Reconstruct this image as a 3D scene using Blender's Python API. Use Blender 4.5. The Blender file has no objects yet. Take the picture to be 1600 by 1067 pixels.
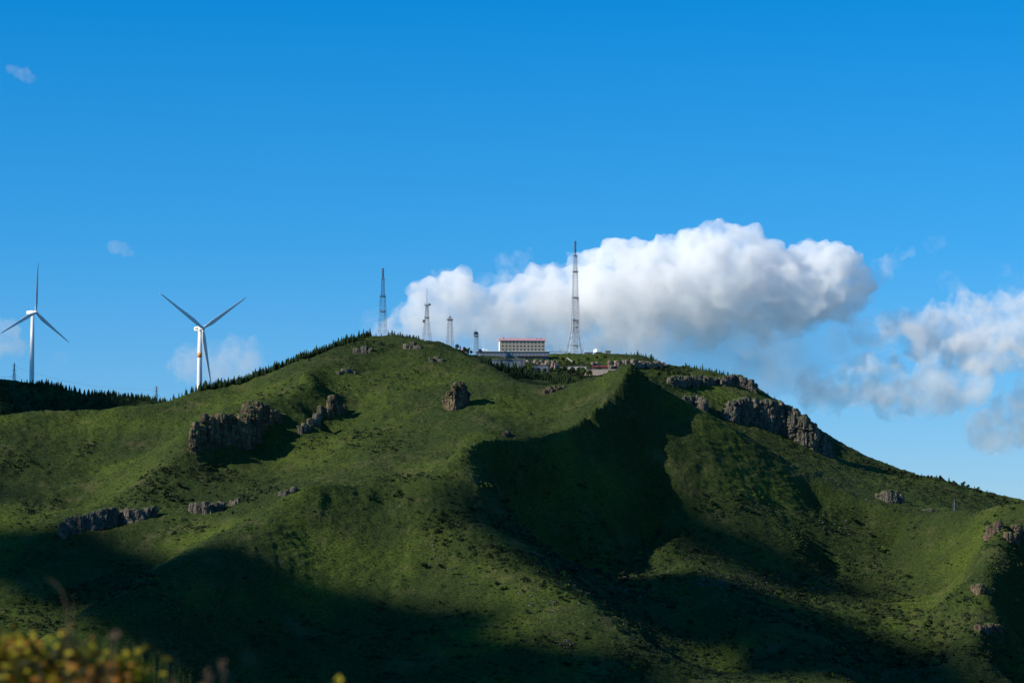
import bpy, bmesh, math, random
import numpy as np
from mathutils import Vector, Matrix, noise as mnoise

R = math.radians
random.seed(7)
rng = np.random.default_rng(11)
scene = bpy.context.scene
C = scene.collection

# ------------------------------------------------------------------ camera
FPX = 1600 * 100.0 / 36.0            # focal length in photo pixels (100 mm lens)
HORIZON = 880.0
PITCH = math.atan((HORIZON - 533.5) / FPX)
cam_d = bpy.data.cameras.new('camera')
cam = bpy.data.objects.new('camera', cam_d)
C.objects.link(cam)
scene.camera = cam
cam_d.lens = 100.0
cam_d.sensor_width = 36.0
cam_d.clip_start = 0.2
cam_d.clip_end = 60000.0
cam.location = (0, 0, 0)
cam.rotation_euler = (math.pi / 2 + PITCH, 0, 0)
cam_d.dof.use_dof = True
cam_d.dof.focus_distance = 1800.0
cam_d.dof.aperture_fstop = 6.0

# ------------------------------------------------------------------ light
SUN_EL = 31.5
SUN_AZ = 19.0                         # degrees from due left (-X) towards the camera (-Y)
TO_SUN = Vector((-math.cos(R(SUN_AZ)) * math.cos(R(SUN_EL)), -math.sin(R(SUN_AZ)) * math.cos(R(SUN_EL)), math.sin(R(SUN_EL))))
sun_d = bpy.data.lights.new('sun', 'SUN')
sun = bpy.data.objects.new('sun', sun_d)
C.objects.link(sun)
sun_d.energy = 5.0
sun_d.angle = R(0.53)
sun_d.color = (1.0, 0.93, 0.80)
sun.rotation_euler = TO_SUN.to_track_quat('Z', 'Y').to_euler()

world = bpy.data.worlds.new("World")
scene.world = world
world.use_nodes = True
wt = world.node_tree
wt.nodes.clear()
w_out = wt.nodes.new('ShaderNodeOutputWorld')
w_bg = wt.nodes.new('ShaderNodeBackground')
sky = wt.nodes.new('ShaderNodeTexSky')
sky.sky_type = 'NISHITA'
sky.sun_disc = False
sky.sun_elevation = R(SUN_EL)
sky.sun_rotation = math.atan2(TO_SUN.x, TO_SUN.y)
sky.altitude = 1500
sky.air_density = 1.0
sky.dust_density = 0.3
sky.ozone_density = 3.0
w_hs = wt.nodes.new('ShaderNodeHueSaturation')
w_hs.inputs['Saturation'].default_value = 1.0
w_tint = wt.nodes.new('ShaderNodeMix'); w_tint.data_type = 'RGBA'; w_tint.blend_type = 'MULTIPLY'
w_tint.inputs[0].default_value = 1.0
# deep dry mountain air: bluer overhead, paler towards the horizon
w_tc = wt.nodes.new('ShaderNodeTexCoord'); w_sep = wt.nodes.new('ShaderNodeSeparateXYZ'); w_rp = wt.nodes.new('ShaderNodeValToRGB')
w_rp.color_ramp.elements[0].position = 0.02; w_rp.color_ramp.elements[0].color = (0.60, 0.88, 1.30, 1)
w_rp.color_ramp.elements[1].position = 0.21; w_rp.color_ramp.elements[1].color = (0.0, 0.88, 1.45, 1)
w_el = w_rp.color_ramp.elements.new(0.11); w_el.color = (0.20, 0.88, 1.38, 1)
wt.links.new(w_tc.outputs['Generated'], w_sep.inputs[0]); wt.links.new(w_sep.outputs[2], w_rp.inputs[0]); wt.links.new(w_rp.outputs[0], w_tint.inputs[7])
w_bg.inputs['Strength'].default_value = 0.082
wt.links.new(sky.outputs[0], w_hs.inputs['Color'])
wt.links.new(w_hs.outputs[0], w_tint.inputs[6])
wt.links.new(w_tint.outputs[2], w_bg.inputs[0])
wt.links.new(w_bg.outputs[0], w_out.inputs[0])

scene.view_settings.view_transform = 'Standard'
scene.view_settings.look = 'None'
scene.view_settings.exposure = 0.25
scene.view_settings.gamma = 1.0
scene.render.engine = 'CYCLES'
cy = scene.cycles
cy.use_denoising = True
cy.max_bounces = 26
cy.diffuse_bounces = 2
cy.glossy_bounces = 2
cy.volume_bounces = 24
cy.volume_step_rate = 0.25
cy.volume_max_steps = 256
cy.transparent_max_bounces = 8
cy.use_adaptive_sampling = True
cy.adaptive_threshold = 0.02


# ------------------------------------------------------------------ helpers
CP, SP = math.cos(PITCH), math.sin(PITCH)
def W(px, py, D):
    """world point at forward distance D seen at photo position (px, py)"""
    u = (px - 800.0) / FPX
    v = (533.5 - py) / FPX
    t = D / (CP - v * SP)
    return Vector((u * t, D, (SP + v * CP) * t))

def tag(o, label=None, cat=None, group=None, kind=None):
    if label: o['label'] = label
    if cat: o['category'] = cat
    if group: o['group'] = group
    if kind: o['kind'] = kind
    return o

def link_mesh(name, me, parent=None):
    o = bpy.data.objects.new(name, me)
    C.objects.link(o)
    if parent is not None:
        o.parent = parent
    return o

def mesh_np(name, verts, faces, mats=(), smooth=False, mat_idx=None):
    """fast mesh from numpy arrays; faces (n,3) or (n,4)"""
    me = bpy.data.meshes.new(name)
    verts = np.asarray(verts, dtype=np.float32)
    faces = np.asarray(faces, dtype=np.int32)
    k = faces.shape[1]
    me.vertices.add(len(verts)); me.vertices.foreach_set('co', verts.ravel())
    me.loops.add(faces.size); me.loops.foreach_set('vertex_index', faces.ravel())
    me.polygons.add(len(faces))
    me.polygons.foreach_set('loop_start', np.arange(0, faces.size, k, dtype=np.int32))
    if smooth:
        me.polygons.foreach_set('use_smooth', np.ones(len(faces), dtype=bool))
    for m in mats: me.materials.append(m)
    if mat_idx is not None:
        me.polygons.foreach_set('material_index', np.asarray(mat_idx, dtype=np.int32))
    me.update(calc_edges=True)
    return me

# vectorised gradient noise -------------------------------------------------
def _hash(ix, iy, iz, seed):
    h = (ix.astype(np.int64) * 374761393 + iy.astype(np.int64) * 668265263 + iz.astype(np.int64) * 2147483647 + seed * 974634777) & 0xffffffff
    h = ((h ^ (h >> 13)) * 1274126177) & 0xffffffff
    h = ((h ^ (h >> 15)) * 2246822519) & 0xffffffff
    return ((h ^ (h >> 16)) & 0xffff).astype(np.float32) / 32767.5 - 1.0

def vnoise(x, y, z=None, seed=0):
    """value noise, 2-D or 3-D, range about -1..1"""
    ix, iy = np.floor(x), np.floor(y)
    fx, fy = x - ix, y - iy
    ux = fx * fx * fx * (fx * (fx * 6 - 15) + 10); uy = fy * fy * fy * (fy * (fy * 6 - 15) + 10)
    if z is None:
        z0 = np.zeros_like(ix)
        a = _hash(ix, iy, z0, seed); b = _hash(ix + 1, iy, z0, seed)
        c = _hash(ix, iy + 1, z0, seed); d = _hash(ix + 1, iy + 1, z0, seed)
        return (a * (1 - ux) + b * ux) * (1 - uy) + (c * (1 - ux) + d * ux) * uy
    iz = np.floor(z); fz = z - iz; uz = fz * fz * (3 - 2 * fz)
    r = 0
    for dz, wz in ((0, 1 - uz), (1, uz)):
        a = _hash(ix, iy, iz + dz, seed); b = _hash(ix + 1, iy, iz + dz, seed)
        c = _hash(ix, iy + 1, iz + dz, seed); d = _hash(ix + 1, iy + 1, iz + dz, seed)
        r = r + wz * ((a * (1 - ux) + b * ux) * (1 - uy) + (c * (1 - ux) + d * ux) * uy)
    return r

def fbm(x, y, z=None, octaves=4, seed=0, gain=0.5):
    s, a, f = 0, 1.0, 1.0
    for o in range(octaves):
        s = s + a * vnoise(x * f + 13.7 * o, y * f - 7.3 * o, None if z is None else z * f + 3.1 * o, seed + o)
        a *= gain; f *= 2.03
    return s

# ------------------------------------------------------------------ terrain control points
# three bodies of land, each fitted through ridge lines and slope points given as (photo x, photo y, distance in metres);
# the ground is the highest of the three: front hill with its spurs, main slope up to the summit, plateau and far hills
LAY = {'front': [], 'main': [], 'far': []}
ctrl = None
def use(n):
    global ctrl
    ctrl = LAY[n]
KREL = 1.2
def adj(p):
    px, py, D = p
    if D < 2012 and py < 1300:
        D0 = 1900 - 1.05 * (py - 620)
        D = D0 + KREL * (D - D0)
    return (px, py, D)
def line(pts, step=12.0, off=(), only=False):
    """off: (x0, x1, distance behind, drop[, layer]) extra points behind (or in front of) the line"""
    ws = [W(*adj(p)) for p in pts]; qs = []
    for a, b in zip(ws[:-1], ws[1:]):
        n = max(1, int(round((b - a).length / step)))
        for k in range(n): qs.append(a.lerp(b, k / n))
    qs.append(ws[-1])
    for q in qs:
        if not only: ctrl.append(q)
        px = 800 + FPX * q.x / (q.y * CP + q.z * SP)
        for o in off:
            x0, x1, dist, drop = o[:4]
            if x0 <= px < x1: (LAY[o[4]] if len(o) > 4 else ctrl).append(Vector((q.x * (q.y + dist) / q.y, q.y + dist, q.z - drop)))
def dots(pts):
    for p in pts:
        q = W(*adj(p)); ctrl.append(q)
        if ctrl is LAY['front']:                      # keep the bodies behind well under this one
            LAY['far'].append(q - Vector((0, 0, 40)))
def wdots(pts):
    for p in pts: ctrl.append(Vector(p))

# ---- main slope: skyline from the left over the summit and the saddle to the pointed peak
use('main')
line([(-250,690,1850),(-100,665,1880),(0,650,1900),(60,643,1905),(140,642,1910),(240,635,1920),(310,614,1935),(360,602,1950),
      (420,582,1965),(480,558,1980),(540,536,1995),(580,523,2000),(620,524,2000),(680,540,1990),(720,557,1975),(760,575,1955),
      (800,597,1935),(830,614,1915),(850,617,1905),(880,611,1895),(920,596,1880),(950,583,1865),(968,572,1855),(980,569,1850)],
     off=[(-300,250,14,7),(-300,250,45,32),(250,590,22,2.5),(250,590,55,24),(590,1000,14,7),(590,1000,45,30),(-300,1000,180,110),
          (250,600,26,3.5,'far'),(250,600,45,9,'far')])
dots([(600,738,1702),(600,700,1762),(600,640,1855),(600,580,1935),(540,735,1722),(540,700,1770),(540,645,1860),(560,590,1915),
      (700,715,1722),(700,690,1750),(700,640,1830),(700,590,1912),(660,735,1705),(660,700,1755),(650,660,1815),(760,678,1758),(760,650,1800),(760,620,1850),(800,675,1772),(800,635,1840),
      (850,672,1790),(850,640,1842),(880,655,1808),(900,640,1825),(920,625,1838),(940,610,1845),(960,592,1848)])
dots([(450,765,1690),(400,800,1650),(300,900,1590),(300,862,1618),(300,830,1650),(330,800,1678),(200,985,1540),(200,930,1578),(200,880,1615),(200,840,1650),
      (100,1020,1500),(100,960,1560),(100,900,1610),(100,860,1645),(0,1060,1460),(0,1000,1520),(0,900,1605),(0,800,1690),(0,720,1790),(50,850,1650),
      (-150,1050,1480),(-150,900,1590),(-150,780,1715),(-280,900,1600),(-280,780,1720),(430,790,1668),(480,758,1695),(520,750,1702)])
line([(575,535,1990),(530,558,1945),(480,592,1893),(430,626,1835),(400,640,1818),(350,665,1795),(300,700,1772),(240,745,1732),(170,790,1697),(95,828,1662)])
dots([(200,720,1822),(150,745,1795),(100,760,1765),(60,700,1835),(60,800,1705),(300,655,1885),(350,640,1880),(380,615,1930),(200,670,1878),(250,700,1838),(140,790,1732),(120,660,1895),
      (335,730,1768),(250,778,1703),(300,770,1720),(350,790,1690),(400,700,1795),(450,705,1795),(500,680,1830),(420,740,1760),(500,730,1750),(460,650,1865),(500,620,1890),(450,615,1885),
      (180,815,1676),(110,850,1648)])
line([(525,618,1872),(500,650,1838),(470,676,1810)])
wdots([(x, y, z) for x, y, z in ((-330,1400,-110),(-200,1380,-125),(-60,1430,-120),(60,1500,-110),(160,1560,-90),(240,1600,-90),(330,1600,-100),(160,1750,-20),(120,1650,-60),(250,1800,-40),(350,1850,-60),(200,1950,-30),(350,2050,-90),(-350,1200,-160),(0,1200,-170),(300,1200,-170))])

# ---- front hill: crest of the long spur, the pointed peak, the skyline down to the right saddle and the right-edge hill
use('front')
SPUR = [(980,570,1848),(968,594,1830),(950,620,1808),(930,642,1790),(905,657,1775),(885,669,1760),(850,683,1745),(805,687,1728),(760,685,1708),(735,692,1698),(715,705,1688),
      (690,730,1672),(660,747,1660),(600,757,1642),(540,756,1626),(480,762,1612),(440,780,1604),(380,822,1588),(300,870,1555),
      (200,928,1500),(110,977,1448),(40,1020,1405),(-60,1080,1350),(-200,1150,1290)]
line(SPUR, 8, off=[(-300,960,10,6),(-300,960,30,24),(-300,990,160,110),(-300,900,0,15,'main'),(900,950,0,8,'main'),(950,1100,0,3,'main'),(-300,990,-90,60,'main')])
line([(980,570,1849),(990,574,1850),(1010,592,1851),(1060,622,1851),(1120,655,1852),(1180,690,1852),(1240,728,1850),(1300,758,1842),
      (1360,785,1828),(1420,800,1812),(1490,807,1795),(1530,799,1768),(1570,786,1752),(1600,784,1740),(1700,770,1720),(1850,780,1700)], 10,
     off=[(975,1900,12,8),(975,1900,38,28),(975,1900,170,110),(985,1900,0,22,'main'),(985,1900,-80,60,'main')])
dots([(480,850,1566),(480,950,1502),(480,1060,1430),(430,930,1505),(400,1000,1458),(600,830,1592),(600,880,1562),(600,950,1516),(600,1060,1445),(700,880,1560),(700,950,1516),(700,1060,1443),
      (800,950,1506),(850,1067,1425),(380,1067,1420),(950,1120,1380),(520,790,1604),(600,785,1622),(560,770,1622)])
line([(440,805,1586),(410,845,1546),(385,870,1522),(340,905,1490),(290,950,1454),(240,990,1420),(200,1040,1388)])
line([(600,757,1642),(650,775,1628),(700,797,1612),(750,828,1588),(790,853,1570),(840,887,1544),(900,932,1512),(960,977,1480),(1020,1022,1450),(1080,1070,1420),(1140,1120,1385)])
dots([(705,735,1690),(735,725,1712),(680,760,1675),(720,775,1680),(760,720,1730),(760,760,1722),(800,715,1752),(800,745,1747),(850,710,1778),(860,750,1775),(780,800,1686),(820,830,1684),(860,780,1762),(860,850,1690),(900,690,1792),(900,740,1790),(920,780,1785),(900,830,1745),(940,820,1755),(930,675,1803),
      (900,900,1590),(950,850,1728),(950,920,1605),(960,945,1570),(1000,900,1662),(1020,1000,1510),(1060,950,1590),(1080,1020,1510),(1120,1067,1480),
      (1000,640,1822),(1050,650,1836),(960,660,1802),(950,690,1796),(1000,700,1794),(1050,700,1801),(1100,700,1812),(1150,700,1828),(950,740,1796),(1000,740,1784),(1000,780,1768),(1100,780,1772),(1200,780,1798),(1280,790,1822),(1050,850,1714),(1150,850,1730),(1250,850,1756),
      (1350,850,1788),(1050,900,1672),(1350,815,1815),(1050,740,1782)])
line([(1060,880,1672),(1100,915,1620),(1130,943,1570),(1180,965,1538),(1250,1010,1493),(1330,1067,1442),(1400,1120,1400)])
dots([(1100,990,1548),(1180,1040,1478),(1200,900,1702),(1200,945,1615),(1250,960,1598),(1300,1000,1565),(1400,1060,1545),(1300,900,1745),(1400,900,1742),(1350,950,1655),(1400,1000,1602),
      (1460,1010,1590),(1440,1067,1552),(1480,900,1712),(1400,850,1797),(1480,850,1748),(1530,840,1728),(1500,900,1700),(1480,950,1655),(1450,960,1645)])
line([(1600,790,1738),(1580,815,1708),(1555,850,1675),(1545,885,1648),(1545,905,1630),(1530,950,1598),(1535,978,1575),(1510,1020,1540),(1480,1067,1500),(1430,1130,1450)])
dots([(1600,870,1688),(1600,940,1640),(1600,1000,1605),(1580,1067,1550),(1700,900,1680),(1700,1000,1620),(1700,1120,1530),(1850,950,1660)])
for px in range(-280, 1901, 130):
    ctrl.append(W(px, 1230, 1335)); ctrl.append(W(px, 1420, 1210))
wdots([(-400,1500,-160),(-400,1700,-160),(-350,1900,-160),(-100,1950,-120),(100,2100,-120),(350,2100,-120)])
# valley between the camera's knoll and the hills, hills outside the frame
for x in (-330, -160, 0, 160, 330):
    for y, z in ((1050, -170), (800, -175), (560, -160), (330, -110), (150, -48)):
        ctrl.append(Vector((x * (0.25 + 0.75 * y / 1050), y, z)))
for y, z in ((900,60),(1100,110),(1300,120),(1500,100),(1640,90)):
    ctrl.append(Vector((-800, y, z))); ctrl.append(Vector((-980, y, z * 0.55))); ctrl.append(Vector((-500, y, z * 0.3 - 60)))
wdots([(-560,1750,100),(-700,1900,90),(-900,2100,60),(-600,2300,100),(-600,600,-20),(-400,800,-80),(-900,500,60),(-1300,1500,100),(-1300,900,150),(-1200,2500,20),
       (700,1700,60),(900,1500,20),(700,1300,-60),(900,2200,0),(600,900,-150),(1000,900,-60),(700,400,-120),(1300,1800,40),(1400,2800,-50),(-1500,3200,-50)])

# ---- plateau with the station, far-left hill, far cliffs and slopes
use('far')
wdots([(W(px,600,D).x, D, z) for px, D, z in ((-200,2050,80),(0,2060,86),(100,2060,86),(200,2040,88),(260,2000,97),(312,1992,100),(350,2010,104),
      (0,2150,98),(200,2150,95),(350,2160,92),(450,2200,105),(540,2250,120))])
line([(-200,610,2300),(-60,598,2300),(0,595,2300),(50,598,2290),(92,603,2282),(112,613,2270),(150,619,2260),(200,624,2250),(245,632,2240),(300,650,2230),(380,668,2230)])
line([(600,526,2020),(640,530,2060),(680,534,2120),(705,541,2135),(725,550,2140),(745,556,2160)],20)
line([(745,557,2200),(800,557,2230),(860,556,2250),(900,556,2260),(960,556,2260),(1000,557,2260),(1025,565,2260),(1050,573,2260),(1080,577,2260),(1120,582,2262),(1160,592,2256),
      (1180,602,2250),(1210,624,2240),(1240,644,2230),(1270,667,2220),(1290,692,2214),(1305,712,2210),(1350,726,2205),(1400,743,2200),(1450,747,2200),(1500,759,2190),
      (1550,776,2180),(1600,793,2160),(1700,805,2150),(1850,840,2130)])
dots([(700,560,2060),(740,566,2055),(760,566,2085),(800,592,2050),(830,603,2030),(870,606,2020),(820,575,2100),(860,592,2085),(900,593,2090),(860,570,2170),(900,570,2190),(940,585,2140),
      (1000,575,2210),(1040,600,2180),(1060,640,2060),(1050,620,2130),(1100,605,2205),(1100,620,2185),(1150,618,2200),(1140,668,2140),(1200,690,2130),(1200,710,2090),(1250,730,2085),(1300,745,2110),(1300,770,2040),
      (1350,770,2090),(1350,790,2030),(1400,785,2070),(1450,790,2090),(1450,810,2030),(1500,790,2120),(1550,800,2100)])
wdots([(W(px, 700, D).x, D, z) for px, D, z in ((640,2030,140),(720,2000,118),(800,1975,95),(900,1950,85),(1000,1960,70),(1100,1960,60),(1200,1950,35),(1300,1940,20),(1400,1920,5),(1500,1910,0),(1600,1900,-10),
       (-200,1950,60),(0,1960,65),(150,1965,68),(-200,1800,-20),(0,1800,-20),(200,1800,-10),(400,1880,40),(550,1900,60),(700,1850,30),(900,1820,0),(1100,1820,-20),(1300,1800,-60),(1500,1780,-80),
       (0,1600,-120),(400,1600,-120),(800,1600,-120),(1200,1600,-140),(1600,1600,-150))])
dots([(750,564,2200),(800,564,2200),(855,564,2200),(766,579,2114),(790,579,2114),(815,580,2114),(832,582,2122),(857,582,2122),(790,566,2135),(913,590,2116),(940,590,2114),(966,590,2112),(926,578,2146),(964,578,2146),(870,578,2146)])
for px in range(-300, 1901, 150):
    p = W(px, 600, 2420); ctrl.append(Vector((p.x, 2420, 95 if px < 1250 else 30)))
    ctrl.append(Vector((p.x * 1.15, 2800, 0)))
    ctrl.append(Vector((p.x * 1.3, 3400, -90)))
wdots([(-700,1900,-50),(-900,2300,40),(700,1900,-60),(900,2300,-30),(-700,1400,-150),(700,1400,-150),(-400,1000,-190),(400,1000,-190),(0,600,-200)])

RC = 3.5
def fit(P):
    n = len(P)
    d = np.sqrt(((P[:, None, :2] - P[None, :, :2]) ** 2).sum(-1) + RC * RC)
    A = np.zeros((n + 3, n + 3)); A[:n, :n] = d
    A[:n, n] = 1; A[:n, n + 1:] = P[:, :2] / 1000
    A[n:, :n] = A[:n, n:].T
    A[:n, :n] += np.eye(n) * -0.3
    b = np.zeros(n + 3); b[:n] = P[:, 2]
    return np.linalg.solve(A, b)
FITS = []
for nm in ('front', 'main', 'far'):
    P_ = np.array([tuple(v) for v in LAY[nm]]); seen = set(); keep = []
    for i, p in enumerate(P_):
        k = (round(p[0] / 5), round(p[1] / 5))
        if k in seen: continue
        seen.add(k); keep.append(i)
    P_ = P_[keep]; FITS.append((P_, fit(P_)))
def layer_h(k, x, y):
    P0, wts = FITS[k]
    out = np.empty(x.size); xf, yf = x.ravel(), y.ravel()
    for s in range(0, x.size, 20000):
        xs, ys = xf[s:s + 20000], yf[s:s + 20000]
        d = np.sqrt((xs[:, None] - P0[None, :, 0]) ** 2 + (ys[:, None] - P0[None, :, 1]) ** 2 + RC * RC)
        out[s:s + 20000] = d @ wts[:-3] + wts[-3] + (xs * wts[-2] + ys * wts[-1]) / 1000
    return out.reshape(x.shape)
def smax(a, b, k=1.6):
    return 0.5 * (a + b + np.sqrt((a - b) ** 2 + k * k)) - 0.0
_sp = sorted((W(*adj(p)).y, W(*adj(p)).x) for p in SPUR)
SPY = [p[0] for p in _sp] + [2000.0]; SPX = [p[1] for p in _sp] + [_sp[-1][1] + 6]
def base_h(x, y):
    x = np.asarray(x, float); y = np.asarray(y, float)
    f = layer_h(0, x, y)
    inside = (np.abs(x) < 560) & (y > 1150) & (y < 2900)
    m = np.full(x.shape, -500.0); c = np.full(x.shape, -500.0)
    m[inside] = layer_h(1, x[inside], y[inside]); c[inside] = layer_h(2, x[inside], y[inside])
    m -= 1.3 * np.maximum(0, x - np.interp(y, SPY, SPX) - 4)          # the main slope ends at the crest of the front hill
    far_ = (~inside) & (y >= 1800)
    c[far_] = layer_h(2, x[far_], y[far_])
    return smax(smax(f, m), c)

A_MAX = 0.205
cols = np.concatenate([-np.geomspace(1.6, A_MAX + 0.012, 60), np.linspace(-A_MAX, A_MAX, 1200), np.geomspace(A_MAX + 0.012, 1.6, 40)])
rows = np.concatenate([np.geomspace(1.5, 1290, 90)[:-1], np.arange(1290, 1390, 5.0), np.arange(1390, 2040, 0.95), np.arange(2040, 2330, 1.5), np.geomspace(2330, 30000, 50)])
# coarse RBF grid, then bilinear to the fine one
cc = np.concatenate([cols[:60], np.linspace(-A_MAX, A_MAX, 300), cols[-40:]])
rr = np.concatenate([np.geomspace(1.5, 1290, 90)[:-1], np.arange(1290, 2330, 3.0), np.geomspace(2330, 30000, 50)])
CA, RR = np.meshgrid(cc, rr)
H = base_h(CA * RR, RR)
# far plain and near knoll
far = np.clip((RR - 2900) / 1500, 0, 1) * (1 - 0)
far = np.maximum(far, np.clip((np.abs(CA * RR) - 1300) / 900, 0, 1))
H = H * (1 - far) + (-110) * far
near = np.clip(1 - RR / 260.0, 0, 1) ** 1.5
knoll = -1.75 - 0.030 * RR * np.clip(RR / 8, 0, 1) - 0.16 * np.maximum(RR - 9, 0)
H = H * (1 - near) + knoll * near
H = np.where(RR < 60, knoll * (1 - RR / 60 * 0.0), H)
bl = np.clip((RR - 60) / 90, 0, 1)
H = knoll * (1 - bl) + H * bl
def lerp_idx(g, v):
    i = np.clip(np.searchsorted(g, v) - 1, 0, len(g) - 2)
    return i, np.clip((v - g[i]) / (g[i + 1] - g[i]), 0, 1)
def bilin(F, a, r):
    i, fa = lerp_idx(cc, a); j, fr = lerp_idx(rr, r)
    return (F[j, i] * (1 - fa) + F[j, i + 1] * fa) * (1 - fr) + (F[j + 1, i] * (1 - fa) + F[j + 1, i + 1] * fa) * fr
def smooth_h(x, y):
    y = np.maximum(np.asarray(y, float), 1.5)
    return bilin(H, np.asarray(x, float) / y, y)
def detail(x, y, zb):
    s = 1.2 * fbm(x / 60, y / 60, octaves=2, seed=3)
    wx = x + 5 * vnoise(x / 30, y / 30, seed=5)
    s += 0.9 * (0.45 - np.abs(fbm(wx / 24, y / 60, octaves=3, seed=9))) + 0.35 * (0.45 - np.abs(fbm(wx / 9.5 + 3, y / 34, octaves=2, seed=12)))      # rills and little ribs
    s += 0.42 * fbm(x / 4.6, y / 4.6, octaves=3, seed=21)
    s += 0.40 * fbm(x / 8.0, zb / 1.9 + y / 40, octaves=3, seed=33)          # sheep tracks that follow the contour
    return s
def ground(x, y):
    zb = smooth_h(x, y)
    amp = np.clip((np.asarray(y, float) - 500) / 700, 0.0, 1)
    return zb + detail(np.asarray(x, float), np.asarray(y, float), zb) * amp
def gz(x, y):
    return float(ground(np.array([x]), np.array([y]))[0])

CA2, RR2 = np.meshgrid(cols, rows)
X = CA2 * RR2; Y = RR2
Z = ground(X, Y)
nr, nc = Z.shape
verts = np.stack([X, Y, Z], -1).reshape(-1, 3)
idx = np.arange(nr * nc).reshape(nr, nc)
faces = np.stack([idx[:-1, :-1], idx[:-1, 1:], idx[1:, 1:], idx[1:, :-1]], -1).reshape(-1, 4)

# ------------------------------------------------------------------ material helpers
def new_mat(name, rough=0.9):
    m = bpy.data.materials.new(name); m.use_nodes = True
    b = m.node_tree.nodes['Principled BSDF']
    b.inputs['Roughness'].default_value = rough
    b.inputs['Specular IOR Level'].default_value = 0.25
    return m, m.node_tree, b
def N(t, kind, **kw):
    n = t.nodes.new(kind)
    for k, v in kw.items():
        if k in n.inputs: n.inputs[k].default_value = v
        else: setattr(n, k, v)
    return n
def noise_n(t, vec, scale, detail=4, rough=0.55):
    n = t.nodes.new('ShaderNodeTexNoise')
    n.inputs['Scale'].default_value = scale; n.inputs['Detail'].default_value = detail; n.inputs['Roughness'].default_value = rough
    t.links.new(vec, n.inputs['Vector'])
    return n.outputs['Fac']
def mapping(t, vec, scale=(1, 1, 1), loc=(0, 0, 0), rot=(0, 0, 0)):
    n = t.nodes.new('ShaderNodeMapping')
    n.inputs['Scale'].default_value = scale; n.inputs['Location'].default_value = loc; n.inputs['Rotation'].default_value = rot
    t.links.new(vec, n.inputs['Vector'])
    return n.outputs[0]
def ramp(t, fac, stops):
    n = t.nodes.new('ShaderNodeValToRGB')
    cr = n.color_ramp
    while len(cr.elements) > 1: cr.elements.remove(cr.elements[-1])
    cr.elements[0].position = stops[0][0]; cr.elements[0].color = (*stops[0][1], 1)
    for p, c in stops[1:]:
        e = cr.elements.new(p); e.color = (*c, 1)
    t.links.new(fac, n.inputs[0])
    return n.outputs[0]
def mix(t, fac, a, b, mode='MIX'):
    n = t.nodes.new('ShaderNodeMix'); n.data_type = 'RGBA'; n.blend_type = mode
    for sock, v in ((n.inputs[0], fac), (n.inputs[6], a), (n.inputs[7], b)):
        if isinstance(v, bpy.types.NodeSocket): t.links.new(v, sock)
        elif isinstance(v, (int, float)): sock.default_value = v
        else: sock.default_value = (*v, 1)
    return n.outputs[2]
def math_n(t, op, a, b=0.0):
    n = t.nodes.new('ShaderNodeMath'); n.operation = op
    for sock, v in ((n.inputs[0], a), (n.inputs[1], b)):
        if isinstance(v, bpy.types.NodeSocket): t.links.new(v, sock)
        else: sock.default_value = v
    return n.outputs[0]
def bump(t, b, height, dist, strength=1.0):
    n = t.nodes.new('ShaderNodeBump')
    n.inputs['Distance'].default_value = dist; n.inputs['Strength'].default_value = strength
    t.links.new(height, n.inputs['Height']); t.links.new(n.outputs[0], b.inputs['Normal'])

def mat_grass():
    m, t, b = new_mat('hill_grass', 0.95)
    b.inputs['Specular IOR Level'].default_value = 0.1
    geo = t.nodes.new('ShaderNodeNewGeometry')
    pos = geo.outputs['Position']
    big = noise_n(t, pos, 0.012, 5, 0.6)
    mid = noise_n(t, pos, 0.09, 5, 0.65)
    fine = noise_n(t, mapping(t, pos, (1, 1, 2.5)), 0.55, 5, 0.7)
    grit = noise_n(t, pos, 1.3, 3, 0.7)
    base = ramp(t, big, [(0.36, (0.032, 0.050, 0.013)), (0.5, (0.044, 0.066, 0.015)), (0.64, (0.078, 0.110, 0.017))])
    tuft = ramp(t, fine, [(0.36, (0.25, 0.29, 0.33)), (0.46, (0.80, 0.83, 0.85)), (0.62, (1.2, 1.2, 1.0))])
    c = mix(t, 1.0, base, tuft, 'MULTIPLY')
    patch = ramp(t, mid, [(0.50, (0, 0, 0)), (0.64, (1, 1, 1))])
    c = mix(t, math_n(t, 'MULTIPLY', patch, 0.35), c, (0.034, 0.058, 0.014))
    dry = ramp(t, noise_n(t, mapping(t, pos, (1, 1, 1), (300, 20, 5)), 0.035, 6, 0.7), [(0.54, (0, 0, 0)), (0.68, (1, 1, 1))])
    c = mix(t, math_n(t, 'MULTIPLY', dry, 0.5), c, (0.13, 0.115, 0.05))
    stones = ramp(t, noise_n(t, mapping(t, pos, (1, 1, 1), (0, 70, 0)), 0.8, 2, 0.5), [(0.735, (0, 0, 0)), (0.76, (1, 1, 1))])
    c = mix(t, stones, c, (0.30, 0.27, 0.22))
    t.links.new(c, b.inputs['Base Color'])
    hgt = math_n(t, 'ADD', math_n(t, 'MULTIPLY', fine, 1.0), math_n(t, 'MULTIPLY', grit, 0.4))
    bump(t, b, hgt, 1.6, 1.0)
    return m
M_GRASS = mat_grass()
terrain = link_mesh('hills', mesh_np('hills', verts, faces, [M_GRASS], smooth=True))
tag(terrain, 'green grassy hills with spurs and gullies below the ridge', kind='structure')

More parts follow.
